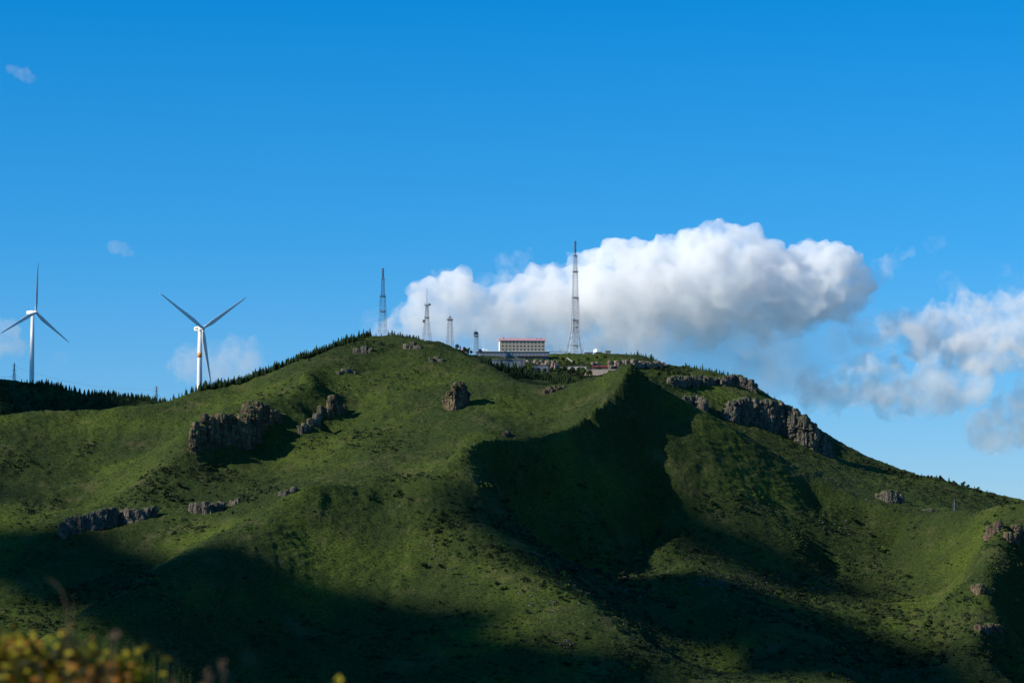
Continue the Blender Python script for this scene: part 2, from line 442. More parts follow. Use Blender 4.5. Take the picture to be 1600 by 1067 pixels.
# ------------------------------------------------------------------ clouds (closed bodies filled with scattering droplets)
def mat_cloud(name, sigma, g=0.3, soft=None):
    """soft = (noise scale in metres, low, high): ragged density"""
    m = bpy.data.materials.new(name); m.use_nodes = True
    t = m.node_tree; t.nodes.clear()
    o = t.nodes.new('ShaderNodeOutputMaterial')
    v = t.nodes.new('ShaderNodeVolumePrincipled')
    v.inputs['Color'].default_value = (1, 1, 1, 1)
    v.inputs['Anisotropy'].default_value = g
    v.inputs['Density'].default_value = sigma
    t.links.new(v.outputs[0], o.inputs['Volume'])
    if soft:
        geo = t.nodes.new('ShaderNodeNewGeometry')
        f = noise_n(t, geo.outputs['Position'], 1.0 / soft[0], 6, 0.62)
        mr = t.nodes.new('ShaderNodeMapRange'); mr.interpolation_type = 'SMOOTHSTEP'
        mr.inputs['From Min'].default_value = soft[1]; mr.inputs['From Max'].default_value = soft[2]; mr.inputs['To Max'].default_value = sigma
        t.links.new(f, mr.inputs['Value']); 
        if len(soft) > 3:                      # thinner towards the dissolving base
            sp = t.nodes.new('ShaderNodeSeparateXYZ'); t.links.new(geo.outputs['Position'], sp.inputs[0])
            m2 = t.nodes.new('ShaderNodeMapRange'); m2.interpolation_type = 'SMOOTHSTEP'
            m2.inputs['From Min'].default_value = soft[3]; m2.inputs['From Max'].default_value = soft[4]; m2.inputs['To Min'].default_value = 0.08
            t.links.new(sp.outputs[2], m2.inputs['Value']); t.links.new(math_n(t, 'MULTIPLY', mr.outputs[0], m2.outputs[0]), v.inputs['Density'])
        else: t.links.new(mr.outputs[0], v.inputs['Density'])
    return m
def cloud(name, blobs, D, sigma, label, voxel=None, lump=0.35, fine=0.2, depth=1.0, seed=1, place=None, g=-0.1, group='clouds behind the ridge', lumpsize=1.0, soft=None):
    """blobs: (photo x, photo y, radius x, radius y) at distance D, fused into one body and roughened with noise"""
    bm = bmesh.new()
    rs = random.Random(seed)
    for b in blobs:
        px, py, rx = b[:3]; ry = b[3] if len(b) > 3 else rx
        dd = b[4] if len(b) > 4 else 0
        if place is None:
            c = W(px, py, D + dd + rs.uniform(-0.3, 0.3) * rx * D / FPX); k = D / FPX
        else:
            c = Vector(place) + Vector((px, dd, py)); k = 1.0
        M = Matrix.Translation(c) @ Matrix.Diagonal((rx * k, rx * k * depth, ry * k, 1))
        bmesh.ops.create_icosphere(bm, subdivisions=3, radius=1.0, matrix=M)
    me = bpy.data.meshes.new('tmp'); bm.to_mesh(me); bm.free()
    ob = bpy.data.objects.new('tmp', me); C.objects.link(ob)
    k = D / FPX if place is None else 1.0
    rmean = sum(b[2] for b in blobs) / len(blobs) * k
    md = ob.modifiers.new('r', 'REMESH'); md.mode = 'VOXEL'; md.voxel_size = voxel or rmean / 8
    dg = bpy.context.evaluated_depsgraph_get()
    me2 = bpy.data.meshes.new_from_object(ob.evaluated_get(dg))
    bpy.data.objects.remove(ob); bpy.data.meshes.remove(me)
    n = len(me2.vertices)
    co = np.empty(n * 3, np.float32); me2.vertices.foreach_get('co', co); co = co.reshape(-1, 3)
    no = np.empty(n * 3, np.float32); me2.vertex_normals.foreach_get('vector', no); no = no.reshape(-1, 3)
    L = rmean * lumpsize
    def bil(s, sd):
        q = co / s
        return 1 - 2 * np.abs(vnoise(q[:, 0], q[:, 1], q[:, 2], seed=sd))      # billowy
    h = lump * rmean * (bil(L * 1.1, seed) * 0.8 + fbm(co[:, 0] / L / 2, co[:, 1] / L / 2, co[:, 2] / L / 2, 2, seed + 5) * 0.6)
    h = h + fine * rmean * (bil(L * 0.42, seed + 9) + 0.55 * bil(L * 0.2, seed + 17) + 0.3 * bil(L * 0.1, seed + 23))
    co = co + no * h[:, None]
    me2.vertices.foreach_set('co', co.astype(np.float32).ravel())
    me2.materials.clear(); me2.materials.append(mat_cloud(name + '_droplets', sigma, g, soft)); me2.update()
    ob = bpy.data.objects.new('tmp', me2); C.objects.link(ob)
    md = ob.modifiers.new('r', 'REMESH'); md.mode = 'VOXEL'; md.voxel_size = (voxel or rmean / 8) * 0.8
    me3 = bpy.data.meshes.new_from_object(ob.evaluated_get(bpy.context.evaluated_depsgraph_get()))
    bpy.data.objects.remove(ob); bpy.data.meshes.remove(me2); me2 = me3
    me2.name = name
    o = link_mesh('cloud', me2)
    tag(o, label, 'cloud', group)
    return o

DC = 9000.0
cloud('cumulus', [(602,532,16),(622,524,24),(640,545,24),(690,540,30),(655,505,30),(680,478,30),(715,470,32),(640,538,20),(662,518,28),(690,496,36),(725,490,36),(765,518,28),(705,533,46),(760,548,40),
      (790,493,26),(812,476,30),(850,456,32),(885,453,32),(790,528,42),(850,498,60),(925,440,38),(965,428,32),(910,498,76),
      (1005,423,34),(1045,408,32),(1085,396,30),(1120,388,27),(1155,384,26),(1185,398,22),(980,478,76),(1060,468,76),(1125,443,60),(1190,438,36),
      (1240,433,30),(1272,416,26),(1300,420,26),(1322,438,22),(1200,468,55),(1265,463,42),(1300,463,34),
      (900,548,60,40),(1000,528,70,36),(1090,503,60,36)], DC, 0.024,
      'huge sunlit white cumulus cloud piled up behind the tallest lattice tower', voxel=9, seed=4, soft=(110, 0.33, 0.56, 600, 1000), fine=0.34, g=-0.15)
cloud('cumulus_base', [(1000,560,80,38),(1090,560,80,44),(1180,540,80,44),(1250,530,70,40),(1320,510,50,34),(1210,590,60,30),(1130,600,60,26),(930,575,70,26)], DC, 0.0028,
      'pale blue-grey lower part of the great cloud, dissolving towards the right', voxel=14, seed=14, soft=(260, 0.36, 0.68))
cloud('wisp', [(1345, 455, 20, 12), (1362, 438, 16, 10), (1378, 425, 15, 10), (1392, 408, 13, 10), (1406, 398, 12, 8), (1414, 392, 9, 6), (1330, 470, 26, 14), (1378, 415, 10, 16)], DC, 0.0056, 'curling white wisp reaching up to the right from the great cloud', voxel=6, seed=21, soft=(60, 0.42, 0.62), g=-0.15, lump=0.55, fine=0.4)
cloud('cloud', [(1370, 530, 28, 16), (1395, 510, 26, 18), (1400, 540, 30, 14), (1425, 525, 26, 14), (1440, 500, 22, 14)], DC, 0.0095, 'ragged torn cloud left of the bright cloud at the right edge', voxel=7, seed=22, soft=(70, 0.43, 0.64), g=-0.15, lump=0.55, fine=0.4)
cloud('cloud', [(1480, 518, 38, 20), (1515, 498, 36, 22), (1550, 496, 40, 22), (1590, 498, 40, 22), (1520, 533, 70, 17), (1590, 533, 60, 16), (1650, 508, 50, 24)], DC, 0.0114, 'bright cloud touching the right edge of the picture, mid-height', voxel=8, seed=23, soft=(80, 0.40, 0.62), g=-0.15, lump=0.55, fine=0.4)
cloud('cloud', [(1310, 608, 36, 12), (1345, 593, 32, 12), (1385, 588, 38, 14), (1425, 598, 38, 14), (1465, 598, 40, 14), (1400, 616, 70, 12), (1500, 606, 34, 10), (1535, 600, 22, 6)], DC, 0.0085, 'long flat pinkish-white cloud low above the far right slopes', voxel=8, seed=24, soft=(80, 0.40, 0.62), g=-0.15, lump=0.55, fine=0.4)
cloud('cloud', [(1570, 640, 26, 22), (1600, 620, 26, 26), (1590, 655, 40, 26), (1640, 640, 40, 40), (1560, 675, 30, 12)], DC, 0.0085, 'soft cloud low at the right edge, below the long flat cloud', voxel=8, seed=25, soft=(80, 0.40, 0.62), g=-0.15, lump=0.55, fine=0.4)
cloud('cloud', [(1200, 575, 30, 26), (1225, 555, 22, 20), (1240, 590, 30, 18)], DC, 0.0022, 'faint cloud puff just right of the treed far crest', voxel=8, seed=26, soft=(100, 0.38, 0.62), g=-0.15, lump=0.55, fine=0.4)
cloud('wisp', [(1480, 440, 14, 10), (1492, 450, 12, 8)], DC, 0.0022, 'faint small wisp above the ragged cloud', voxel=5, seed=27, soft=(40, 0.42, 0.62), g=-0.15, lump=0.55, fine=0.4)
cloud('wisp', [(1455, 382, 12, 7), (1466, 380, 8, 5)], DC, 0.0022, 'faintest wisp high on the right', voxel=5, seed=28, soft=(40, 0.42, 0.62), g=-0.15, lump=0.55, fine=0.4)
cloud('wisp', [(1570, 425, 10, 10), (1590, 440, 10, 14), (1575, 455, 12, 6)], DC, 0.0022, 'faint wisp at the right edge above the bright cloud', voxel=5, seed=29, soft=(40, 0.42, 0.62), g=-0.15, lump=0.55, fine=0.4)
cloud('wisp', [(700, 436, 22, 8), (725, 440, 18, 7), (755, 445, 22, 5), (780, 442, 16, 5)], DC, 0.0028, 'thin veil of cloud over the left tower of the great cloud', voxel=5, seed=30, soft=(50, 0.38, 0.62), g=-0.15, lump=0.55, fine=0.4)
cloud('wisp', [(800, 412, 16, 10), (815, 405, 14, 10), (825, 402, 12, 8), (812, 425, 16, 12), (800, 440, 20, 12)], DC, 0.0045, 'torn flag of cloud above the left shoulder of the great cloud', voxel=5, seed=31, soft=(50, 0.4, 0.62), g=-0.15, lump=0.55, fine=0.4)
cloud('cloud', [(583, 500, 12, 14), (590, 512, 14, 12), (575, 512, 10, 8)], DC, 0.0022, 'small faint puff just left of the blue-grey summit tower', voxel=5, seed=32, soft=(50, 0.36, 0.6), g=-0.15, lump=0.55, fine=0.4)
cloud('cloud', [(330, 568, 32, 12), (365, 565, 26, 13), (290, 570, 30, 9), (265, 574, 16, 6), (350, 575, 50, 9)], DC, 0.0037, 'low flat cloud behind the orange-ringed turbine', voxel=6, seed=33, soft=(60, 0.36, 0.6), g=-0.15, lump=0.55, fine=0.4)
cloud('cloud', [(-10, 532, 26, 16), (12, 528, 18, 13), (20, 538, 16, 9)], DC, 0.0050, 'small pinkish cloud at the left edge beside the farther turbine', voxel=6, seed=34, soft=(60, 0.36, 0.6), g=-0.15, lump=0.55, fine=0.4)
cloud('wisp', [(92, 562, 9, 6)], DC, 0.0022, 'tiny cloud puff right of the farther turbine tower', voxel=3, seed=35, soft=(40, 0.36, 0.6), g=-0.15, lump=0.55, fine=0.4)
cloud('wisp', [(24, 110, 9, 5), (34, 117, 12, 7), (42, 123, 9, 5), (29, 122, 9, 4)], DC, 0.0080, 'lone small wisp high in the upper left sky', voxel=4, seed=36, soft=(70, 0.36, 0.66), g=-0.15, lump=0.6, fine=0.3)
cloud('wisp', [(183, 386, 10, 5), (192, 391, 12, 5), (201, 395, 9, 4)], DC, 0.0048, 'lone faint wisp above and left of the orange-ringed turbine', voxel=4, seed=37, soft=(70, 0.36, 0.66), g=-0.15, lump=0.6, fine=0.3)

# unseen clouds added between the sun and the slopes, each shaped to shade one area
def shade_cloud(px, py, D, ry, rz, dist, label, seed, sigma=0.12):
    """ry: half length across the sunbeam, rz: half thickness"""
    p = W(px, py, D) + TO_SUN * dist
    bl = [(0, 0, rz, rz, 0), (0, rz * 0.15, rz * 0.85, rz * 0.85, -ry * 0.8), (0, -rz * 0.1, rz * 0.85, rz * 0.85, ry * 0.8), (rz * 0.4, rz * 0.1, rz * 0.9, rz * 0.8, -ry * 0.4), (-rz * 0.3, -rz * 0.1, rz * 0.9, rz * 0.8, ry * 0.4)]
    return cloud('cumulus', bl, 1, sigma, label, voxel=rz / 5, seed=seed, place=p, depth=0.75 * ry / rz, group='unseen clouds added for their shade')

# ------------------------------------------------------------------ finding the ground
RAYD = np.arange(1300.0, 2700.0, 1.5)
def hit(px, py, dmin=0.0):
    """first ground point on the sight line through (px, py), beyond distance dmin"""
    u = (px - 800.0) / FPX; v = (533.5 - py) / FPX
    D = RAYD[RAYD >= dmin]
    t = D / (CP - v * SP)
    x = u * t; z = (SP + v * CP) * t
    g = ground(x, D)
    below = np.nonzero(z <= g)[0]
    if len(below) == 0:
        i = int(np.argmin(z - g))
    else:
        i = below[0]
    return Vector((x[i], D[i], g[i]))
def to_px(x, y, z):
    fwd = y * CP + z * SP; up = -y * SP + z * CP
    return 800 + FPX * x / fwd, 533.5 - FPX * up / fwd

# ------------------------------------------------------------------ plain materials
def solid(name, col, rough=0.7, var=0.12, scale=1.0, bumpd=0.0, metal=0.0):
    m, t, b = new_mat(name, rough)
    b.inputs['Metallic'].default_value = metal
    tc = t.nodes.new('ShaderNodeTexCoord')
    f = noise_n(t, tc.outputs['Object'], scale, 4, 0.6)
    lo = tuple(c * (1 - var) for c in col); hi = tuple(min(1, c * (1 + var)) for c in col)
    t.links.new(ramp(t, f, [(0.35, lo), (0.65, hi)]), b.inputs['Base Color'])
    if bumpd: bump(t, b, f, bumpd, 0.7)
    return m
M_WHITE = solid('white_paint', (0.78, 0.78, 0.76), 0.35, 0.04, 0.2)
M_BLADE = solid('blade_paint', (0.68, 0.69, 0.70), 0.4, 0.04, 0.2)
M_ORANGE = solid('orange_paint', (0.75, 0.30, 0.08), 0.5)
M_MARK = solid('dark_lettering', (0.10, 0.11, 0.14), 0.6)
M_STEEL_W = solid('white_lattice_steel', (0.46, 0.47, 0.49), 0.5, 0.08)
M_STEEL_G = solid('galvanised_steel', (0.26, 0.29, 0.33), 0.55, 0.1)
M_STEEL_R = solid('red_brown_steel', (0.24, 0.17, 0.16), 0.6, 0.1)
M_STEEL_D = solid('dark_steel', (0.06, 0.06, 0.07), 0.6, 0.1)
M_WIRE = solid('cable', (0.12, 0.13, 0.15), 0.6)
M_DISH_W = solid('dish_white', (0.8, 0.8, 0.8), 0.4, 0.03)
M_DISH_D = solid('dish_grey', (0.20, 0.22, 0.25), 0.5, 0.06)
M_CREAM = solid('cream_render', (0.44, 0.37, 0.28), 0.85, 0.07, 0.4)
M_GABLE = solid('pale_render', (0.82, 0.80, 0.72), 0.85, 0.04, 0.4)
M_ROOFP = solid('pink_red_roof_sheet', (0.48, 0.27, 0.29), 0.6, 0.08, 0.6)
M_ROOFR = solid('dark_red_roof_sheet', (0.22, 0.045, 0.05), 0.7, 0.1, 0.6)
M_CONC = solid('grey_concrete', (0.30, 0.30, 0.29), 0.9, 0.12, 0.5)
M_CONCD = solid('dark_grey_render', (0.13, 0.15, 0.18), 0.9, 0.12, 0.5)
M_BROWN = solid('brown_brick', (0.16, 0.10, 0.08), 0.9, 0.15, 0.8)
M_GLASS = solid('window_glass', (0.045, 0.065, 0.08), 0.15, 0.2, 0.4)
M_GLASSB = solid('pale_window_glass', (0.16, 0.22, 0.27), 0.2, 0.25, 0.4)
M_FRAME = solid('window_frame', (0.45, 0.42, 0.34), 0.6)
M_BARK = solid('bark', (0.06, 0.045, 0.035), 0.95, 0.2, 2.0)

def rock_mat(name, cols, tint=(1, 1, 1)):
    m, t, b = new_mat(name, 0.95)
    geo = t.nodes.new('ShaderNodeNewGeometry'); pos = geo.outputs['Position']
    f1 = noise_n(t, mapping(t, pos, (1, 1, 0.35)), 0.22, 6, 0.7)
    f2 = noise_n(t, mapping(t, pos, (1, 1, 0.5)), 1.1, 5, 0.7)
    c = ramp(t, f1, [(0.30, cols[0]), (0.48, cols[1]), (0.62, cols[2])])
    c = mix(t, 1.0, c, ramp(t, f2, [(0.32, (0.35, 0.34, 0.34)), (0.55, (1, 1, 1)), (0.7, (1.15, 1.1, 1.05))]), 'MULTIPLY')
    # grass and lichen settle on what faces up
    sep = t.nodes.new('ShaderNodeSeparateXYZ'); t.links.new(geo.outputs['Normal'], sep.inputs[0])
    up = math_n(t, 'ADD', sep.outputs[2], math_n(t, 'MULTIPLY', math_n(t, 'SUBTRACT', f2, 0.5), 0.7))
    c = mix(t, ramp(t, up, [(0.50, (0, 0, 0)), (0.68, (1, 1, 1))]), c, (0.055, 0.085, 0.018))
    t.links.new(c, b.inputs['Base Color'])
    bump(t, b, f2, 1.0, 1.0)
    return m
M_ROCK = rock_mat('tan_crag_rock', [(0.045, 0.034, 0.025), (0.105, 0.078, 0.05), (0.25, 0.18, 0.105)])
M_ROCKG = rock_mat('grey_cliff_rock', [(0.05, 0.045, 0.04), (0.11, 0.095, 0.08), (0.22, 0.18, 0.135)])
M_ROCKP = rock_mat('pinkish_quarried_rock', [(0.13, 0.095, 0.075), (0.26, 0.19, 0.15), (0.40, 0.31, 0.25)])
M_ROCKR = rock_mat('reddish_brown_rock', [(0.06, 0.04, 0.032), (0.12, 0.08, 0.06), (0.20, 0.14, 0.105)])

def leaf_mat(name, col, var=0.35, trans=0.0):
    m, t, b = new_mat(name, 0.8)
    b.inputs['Specular IOR Level'].default_value = 0.15
    geo = t.nodes.new('ShaderNodeNewGeometry')
    f = noise_n(t, geo.outputs['Position'], 0.35, 3, 0.6)
    lo = tuple(c * (1 - var) for c in col); hi = tuple(c * (1 + var) for c in col)
    t.links.new(ramp(t, f, [(0.35, lo), (0.65, hi)]), b.inputs['Base Color'])
    if trans: b.inputs['Transmission Weight'].default_value = 0
    return m
M_CON = leaf_mat('conifer_needles', (0.026, 0.055, 0.020))
M_BUSHD = leaf_mat('dark_shrub_leaves', (0.022, 0.036, 0.014))
M_BUSHM = leaf_mat('green_shrub_leaves', (0.045, 0.080, 0.018))
M_BUSHL = leaf_mat('fresh_green_leaves', (0.085, 0.150, 0.022))
M_FRESH = leaf_mat('fresh_sunlit_growth', (0.080, 0.135, 0.018))
M_FARG = leaf_mat('hazed_grey_green_growth', (0.075, 0.098, 0.050))
M_SAGE = leaf_mat('grey_scrub_twigs', (0.085, 0.078, 0.068))
M_TUFT = leaf_mat('tussock_grass', (0.050, 0.073, 0.014))

# ------------------------------------------------------------------ mesh builder
class MB:
    def __init__(s): s.v = []; s.f = []; s.m = []
    def add(s, vs, fs, mi=0):
        n = len(s.v); s.v += [tuple(v) for v in vs]; s.f += [tuple(i + n for i in f) for f in fs]; s.m += [mi] * len(fs)
    def box(s, c, size, mi=0, rz=0.0):
        x, y, z = (a / 2 for a in size); cx, cyy, cz = c; ca, sa = math.cos(rz), math.sin(rz)
        vs = [(cx + dx * x * ca - dy * y * sa, cyy + dx * x * sa + dy * y * ca, cz + dz * z) for dz in (-1, 1) for dx, dy in ((-1, -1), (1, -1), (1, 1), (-1, 1))]
        s.add(vs, [(3, 2, 1, 0), (4, 5, 6, 7), (0, 1, 5, 4), (1, 2, 6, 5), (2, 3, 7, 6), (3, 0, 4, 7)], mi)
    def bar(s, a, b, w, n=4, w2=None, mi=0):
        a, b = Vector(a), Vector(b); d = (b - a)
        if d.length < 1e-6: return
        q = d.to_track_quat('Z', 'Y'); w2 = w if w2 is None else w2
        vs = []
        for p, r in ((a, w / 2), (b, w2 / 2)):
            for k in range(n):
                an = 2 * math.pi * (k + 0.5) / n
                vs.append(p + q @ Vector((math.cos(an) * r, math.sin(an) * r, 0)))
        fs = [(k, (k + 1) % n, n + (k + 1) % n, n + k) for k in range(n)] + [tuple(range(n - 1, -1, -1)), tuple(range(n, 2 * n))]
        s.add(vs, fs, mi)
    def lathe(s, prof, n=24, c=(0, 0, 0), q=None, mi=0):
        """prof: (r, z) list"""
        vs = []
        for r, z in prof:
            for k in range(n):
                p = Vector((math.cos(2 * math.pi * k / n) * r, math.sin(2 * math.pi * k / n) * r, z))
                if q is not None: p = q @ p
                vs.append(p + Vector(c))
        fs = []
        for i in range(len(prof) - 1):
            for k in range(n):
                fs.append((i * n + k, i * n + (k + 1) % n, (i + 1) * n + (k + 1) % n, (i + 1) * n + k))
        fs.append(tuple(range(n - 1, -1, -1))); fs.append(tuple((len(prof) - 1) * n + k for k in range(n)))
        s.add(vs, fs, mi)
    def mesh(s, name, mats, smooth=False):
        me = bpy.data.meshes.new(name); me.from_pydata(s.v, [], s.f)
        for m in (mats if isinstance(mats, (list, tuple)) else [mats]): me.materials.append(m)
        me.polygons.foreach_set('material_index', s.m)
        if smooth:
            me.shade_smooth()
        me.update(); return me
    def build(s, name, mats, parent=None, smooth=False, loc=None):
        o = link_mesh(name, s.mesh(name, mats, smooth), parent)
        if loc is not None: o.location = loc
        return o
def empty(name, loc, rz=0.0):
    o = bpy.data.objects.new(name, None); C.objects.link(o)
    o.location = loc; o.rotation_euler = (0, 0, rz); o.empty_display_size = 1.0
    return o

# ------------------------------------------------------------------ wind turbines
def blade_mesh(L=41.0):
    mb = MB(); prof = [(0.0, 1.9, 1.9), (1.5, 1.9, 1.8), (4, 2.6, 1.3), (8, 3.2, 0.9), (14, 2.7, 0.62), (22, 2.0, 0.42), (30, 1.35, 0.26), (38, 0.85, 0.15), (L, 0.18, 0.05)]
    n = 14; vs = []
    for z, ch, th in prof:
        tw = R(18) * (1 - z / L) ** 1.5
        off = (ch - 1.9) * 0.28 if z > 1.5 else 0
        for k in range(n):
            a = 2 * math.pi * k / n
            x = math.cos(a) * ch / 2 + off; y = math.sin(a) * th / 2 * (1.0 if math.cos(a) > -0.2 else 0.8)
            bend = 0.9 * (z / L) ** 2
            vs.append((x * math.cos(tw) - y * math.sin(tw), x * math.sin(tw) + y * math.cos(tw) - bend, z))
    fs = [(i * n + k, i * n + (k + 1) % n, (i + 1) * n + (k + 1) % n, (i + 1) * n + k) for i in range(len(prof) - 1) for k in range(n)]
    fs.append(tuple(range(n - 1, -1, -1))); fs.append(tuple((len(prof) - 1) * n + k for k in range(n)))
    mb.add(vs, fs); return mb.mesh('blade', M_BLADE, True)
BLADE = blade_mesh()
def turbine(hub_px, hub_py, D, yaw, angles, label, band):
    hub = W(hub_px, hub_py, D)
    HH = 65.0
    # the rotor axis leans over the tower: hub sits 3.6 m ahead of the tower axis
    ax = Vector((math.sin(yaw), -math.cos(yaw), 0))
    base = hub - ax * 4.2; base.z = gz(base.x, base.y) - 0.3
    HH = hub.z - base.z
    root = empty('wind_turbine', base)
    mb = MB(); mb.lathe([(2.15, 0), (2.1, 0.4), (1.95, HH * 0.3), (1.72, HH * 0.62), (1.35, HH - 1.6)], 32)
    tw = mb.build('tower', M_WHITE, root, True)
    if band:
        mb = MB(); zb = HH - 18.6; mb.lathe([(1.70, zb - 1.7), (1.68, zb + 1.7)], 32)
        bo = mb.build('orange_band', M_ORANGE, tw, True)
    q = Matrix.Rotation(yaw, 3, 'Z')
    def loc(p): return q @ Vector(p) + Vector((0, 0, HH))
    # nacelle: rounded box running back from the hub
    mb = MB(); secs = [(-2.4, 1.15, 1.2, 0.0), (-1.9, 1.45, 1.55, 0.0), (1.0, 1.6, 1.75, 0.05), (4.0, 1.6, 1.75, 0.1), (6.0, 1.45, 1.45, 0.25), (7.0, 1.05, 0.95, 0.55)]
    n = 20; vs = []
    for y, hw, hh, up in secs:
        for k in range(n):
            a = 2 * math.pi * k / n; c_, s_ = math.cos(a), math.sin(a)
            e = 0.45
            vs.append(loc((math.copysign(abs(c_) ** e, c_) * hw, y, math.copysign(abs(s_) ** e, s_) * hh + up)))
    fs = [(i * n + (k + 1) % n, i * n + k, (i + 1) * n + k, (i + 1) * n + (k + 1) % n) for i in range(len(secs) - 1) for k in range(n)]
    fs.append(tuple(range(n))); fs.append(tuple((len(secs) - 1) * n + k for k in range(n - 1, -1, -1)))
    mb.add(vs, fs); nac = mb.build('nacelle', M_WHITE, root, True)
    mb = MB(); mb.bar(loc((0, 5.4, 1.6)), loc((0, 5.4, 3.4)), 0.12); mb.bar(loc((-0.5, 5.4, 3.2)), loc((0.5, 5.4, 3.2)), 0.1)
    mb.build('wind_vane', M_STEEL_D, nac)
    if band:
        mb = MB(); xs = -1.66 if yaw > 0 else 1.66
        for y, z, sy, sz in ((3.4, 0.25, 1.5, 1.35),): mb.box(loc((xs, y, z)), (0.06, sy, sz), 0, yaw)
        for i in range(3): mb.box(loc((xs, 1.9 - 0.75 * i, 0.0)), (0.06, 0.5, 0.9), 1, yaw); mb.box(loc((xs, 1.9 - 0.75 * i, 0.55)), (0.06, 0.62, 0.16), 1, yaw)
        mb.build('emblem', [M_ORANGE, M_MARK], nac)
    hubp = loc((0, -4.2, 0))
    hroot = MB(); qq = (q.to_quaternion() @ Vector((0, -1, 0)).to_track_quat('Z', 'Y'))
    hroot.lathe([(1.25, -1.9), (1.5, -1.2), (1.55, 0.0), (1.3, 0.9), (0.8, 1.5), (0.15, 1.8)], 24, hubp, qq)
    hub_o = hroot.build('hub', M_BLADE, root, True)
    for a in angles:
        b = link_mesh('blade', BLADE, root)
        # blade points along local Z; turn it in the rotor plane, then yaw the rotor
        Mx = Matrix.Translation(hubp) @ Matrix.Rotation(yaw, 4, 'Z') @ Matrix.Rotation(R(a), 4, 'Y') @ Matrix.Translation((0, 0, 0.9))
        b.matrix_local = Mx
    tag(root, label, 'wind turbine', 'wind turbines')
    return root
# yaw: which way the rotor looks, degrees from the camera towards the right
turbine(317, 513, 1992, R(35), [56, 171, -56], 'white wind turbine with an orange ring on its tower, standing behind the bright green slope', True)
turbine(56, 488, 2330, R(48), [2, 124, -118], 'farther wind turbine on the dark hill at the far left, one blade pointing straight up', False)

# ------------------------------------------------------------------ lattice towers
def lattice(mb, prof, bay, leg, brace, n=4, rot=R(20), z0=0.0):
    """prof: list of (height, full width); square or triangular plan"""
    hs = [p[0] for p in prof]; ws = [p[1] for p in prof]
    z = hs[0]; lv = [z]
    while z < hs[-1] - 0.3:
        w = np.interp(z, hs, ws); z = min(hs[-1], z + max(bay * w, 0.9)); lv.append(z)
    def cor(z, k):
        w = float(np.interp(z, hs, ws)) / 2 * 1.0; a = rot + math.pi / 4 + 2 * math.pi * k / n
        return Vector((math.cos(a) * w * 1.414, math.sin(a) * w * 1.414, z + z0))
    for a, b in zip(lv[:-1], lv[1:]):
        for k in range(n):
            mb.bar(cor(a, k), cor(b, k), leg, 4)
            mb.bar(cor(a, k), cor(b, (k + 1) % n), brace, 3); mb.bar(cor(a, (k + 1) % n), cor(b, k), brace, 3)
            mb.bar(cor(b, k), cor(b, (k + 1) % n), brace, 3)
def platform(root, z, w, mat, rail=1.1, name='platform'):
    mb = MB(); mb.lathe([(w / 2 * 0.8, z - 0.35), (w / 2, z - 0.1), (w / 2, z + 0.1)], 10)
    for k in range(10):
        a = 2 * math.pi * k / 10; p = Vector((math.cos(a) * w / 2, math.sin(a) * w / 2, z))
        b = Vector((math.cos(a + 0.628) * w / 2, math.sin(a + 0.628) * w / 2, z))
        mb.bar(p, p + Vector((0, 0, rail)), 0.1, 3); mb.bar(p + Vector((0, 0, rail)), b + Vector((0, 0, rail)), 0.1, 3)
    return mb.build(name, mat, root)
def antenna(root, z0, z1, mat, r=0.35, drums=True):
    mb = MB(); mb.bar((0, 0, z0), (0, 0, z1), r, 6, r * 0.5)
    o = mb.build('antenna_mast', mat, root)
    if drums:
        z = z0 + (z1 - z0) * 0.25
        while z < z1 - 0.8:
            mb = MB(); mb.lathe([(r * 0.5, -0.5), (r * 1.25, -0.42), (r * 1.25, 0.42), (r * 0.5, 0.5)], 4, (0, 0, z)); mb.build('antenna_panel', M_STEEL_D, o)
            z += 1.6
    return o
def dish_mb(r, depth=0.3):
    mb = MB(); n = 20; prof = [(0.02, 0.0)] + [(r * i / 6, r * depth * (i / 6) ** 2) for i in range(1, 7)]
    outer = prof + [(p[0], p[1] - 0.06) for p in reversed(prof)]
    mb.lathe(outer, n); mb.bar((0, 0, 0), (0, 0, r * 0.8), 0.08, 4)
    for k in range(3):
        a = 2 * math.pi * k / 3; mb.bar((math.cos(a) * r, math.sin(a) * r, r * depth), (0, 0, r * 0.8), 0.05, 3)
    return mb
def dish(px, D, z, r, aim, mat, label, name='satellite_dish', stand=2.0, x=None, y=None, parent=None, group='satellite dishes of the station'):
    """aim: direction vector of the dish"""
    if parent is not None:
        o = dish_mb(r).build(name, mat, parent, True); o.location = (x, y, z)
        o.rotation_euler = Vector(aim).to_track_quat('Z', 'Y').to_euler(); return o
    p = W(px, 556, D); root = empty(name, (p.x, D, z))
    o = dish_mb(r).build('reflector', mat, root, True); o.location = (0, 0, stand + r * 0.7)
    o.rotation_euler = Vector(aim).to_track_quat('Z', 'Y').to_euler()
    mb = MB(); mb.bar((0, 0, 0), (0, 0, stand + r * 0.7), 0.5, 6, 0.3); mb.bar((0.9, 0.5, 0), (0, 0, stand), 0.16); mb.bar((-0.9, 0.5, 0), (0, 0, stand), 0.16)
    mb.build('pedestal', M_STEEL_G, root)
    tag(root, label, 'satellite dish', group)
    return root
def tower_at(px, D, py_base_vis, py_top):
    p = W(px, py_base_vis, D); z = gz(p.x, D) - 0.4
    return Vector((p.x, D, z)), W(px, py_top, D).z - z
G_T = 'lattice masts on the summit'
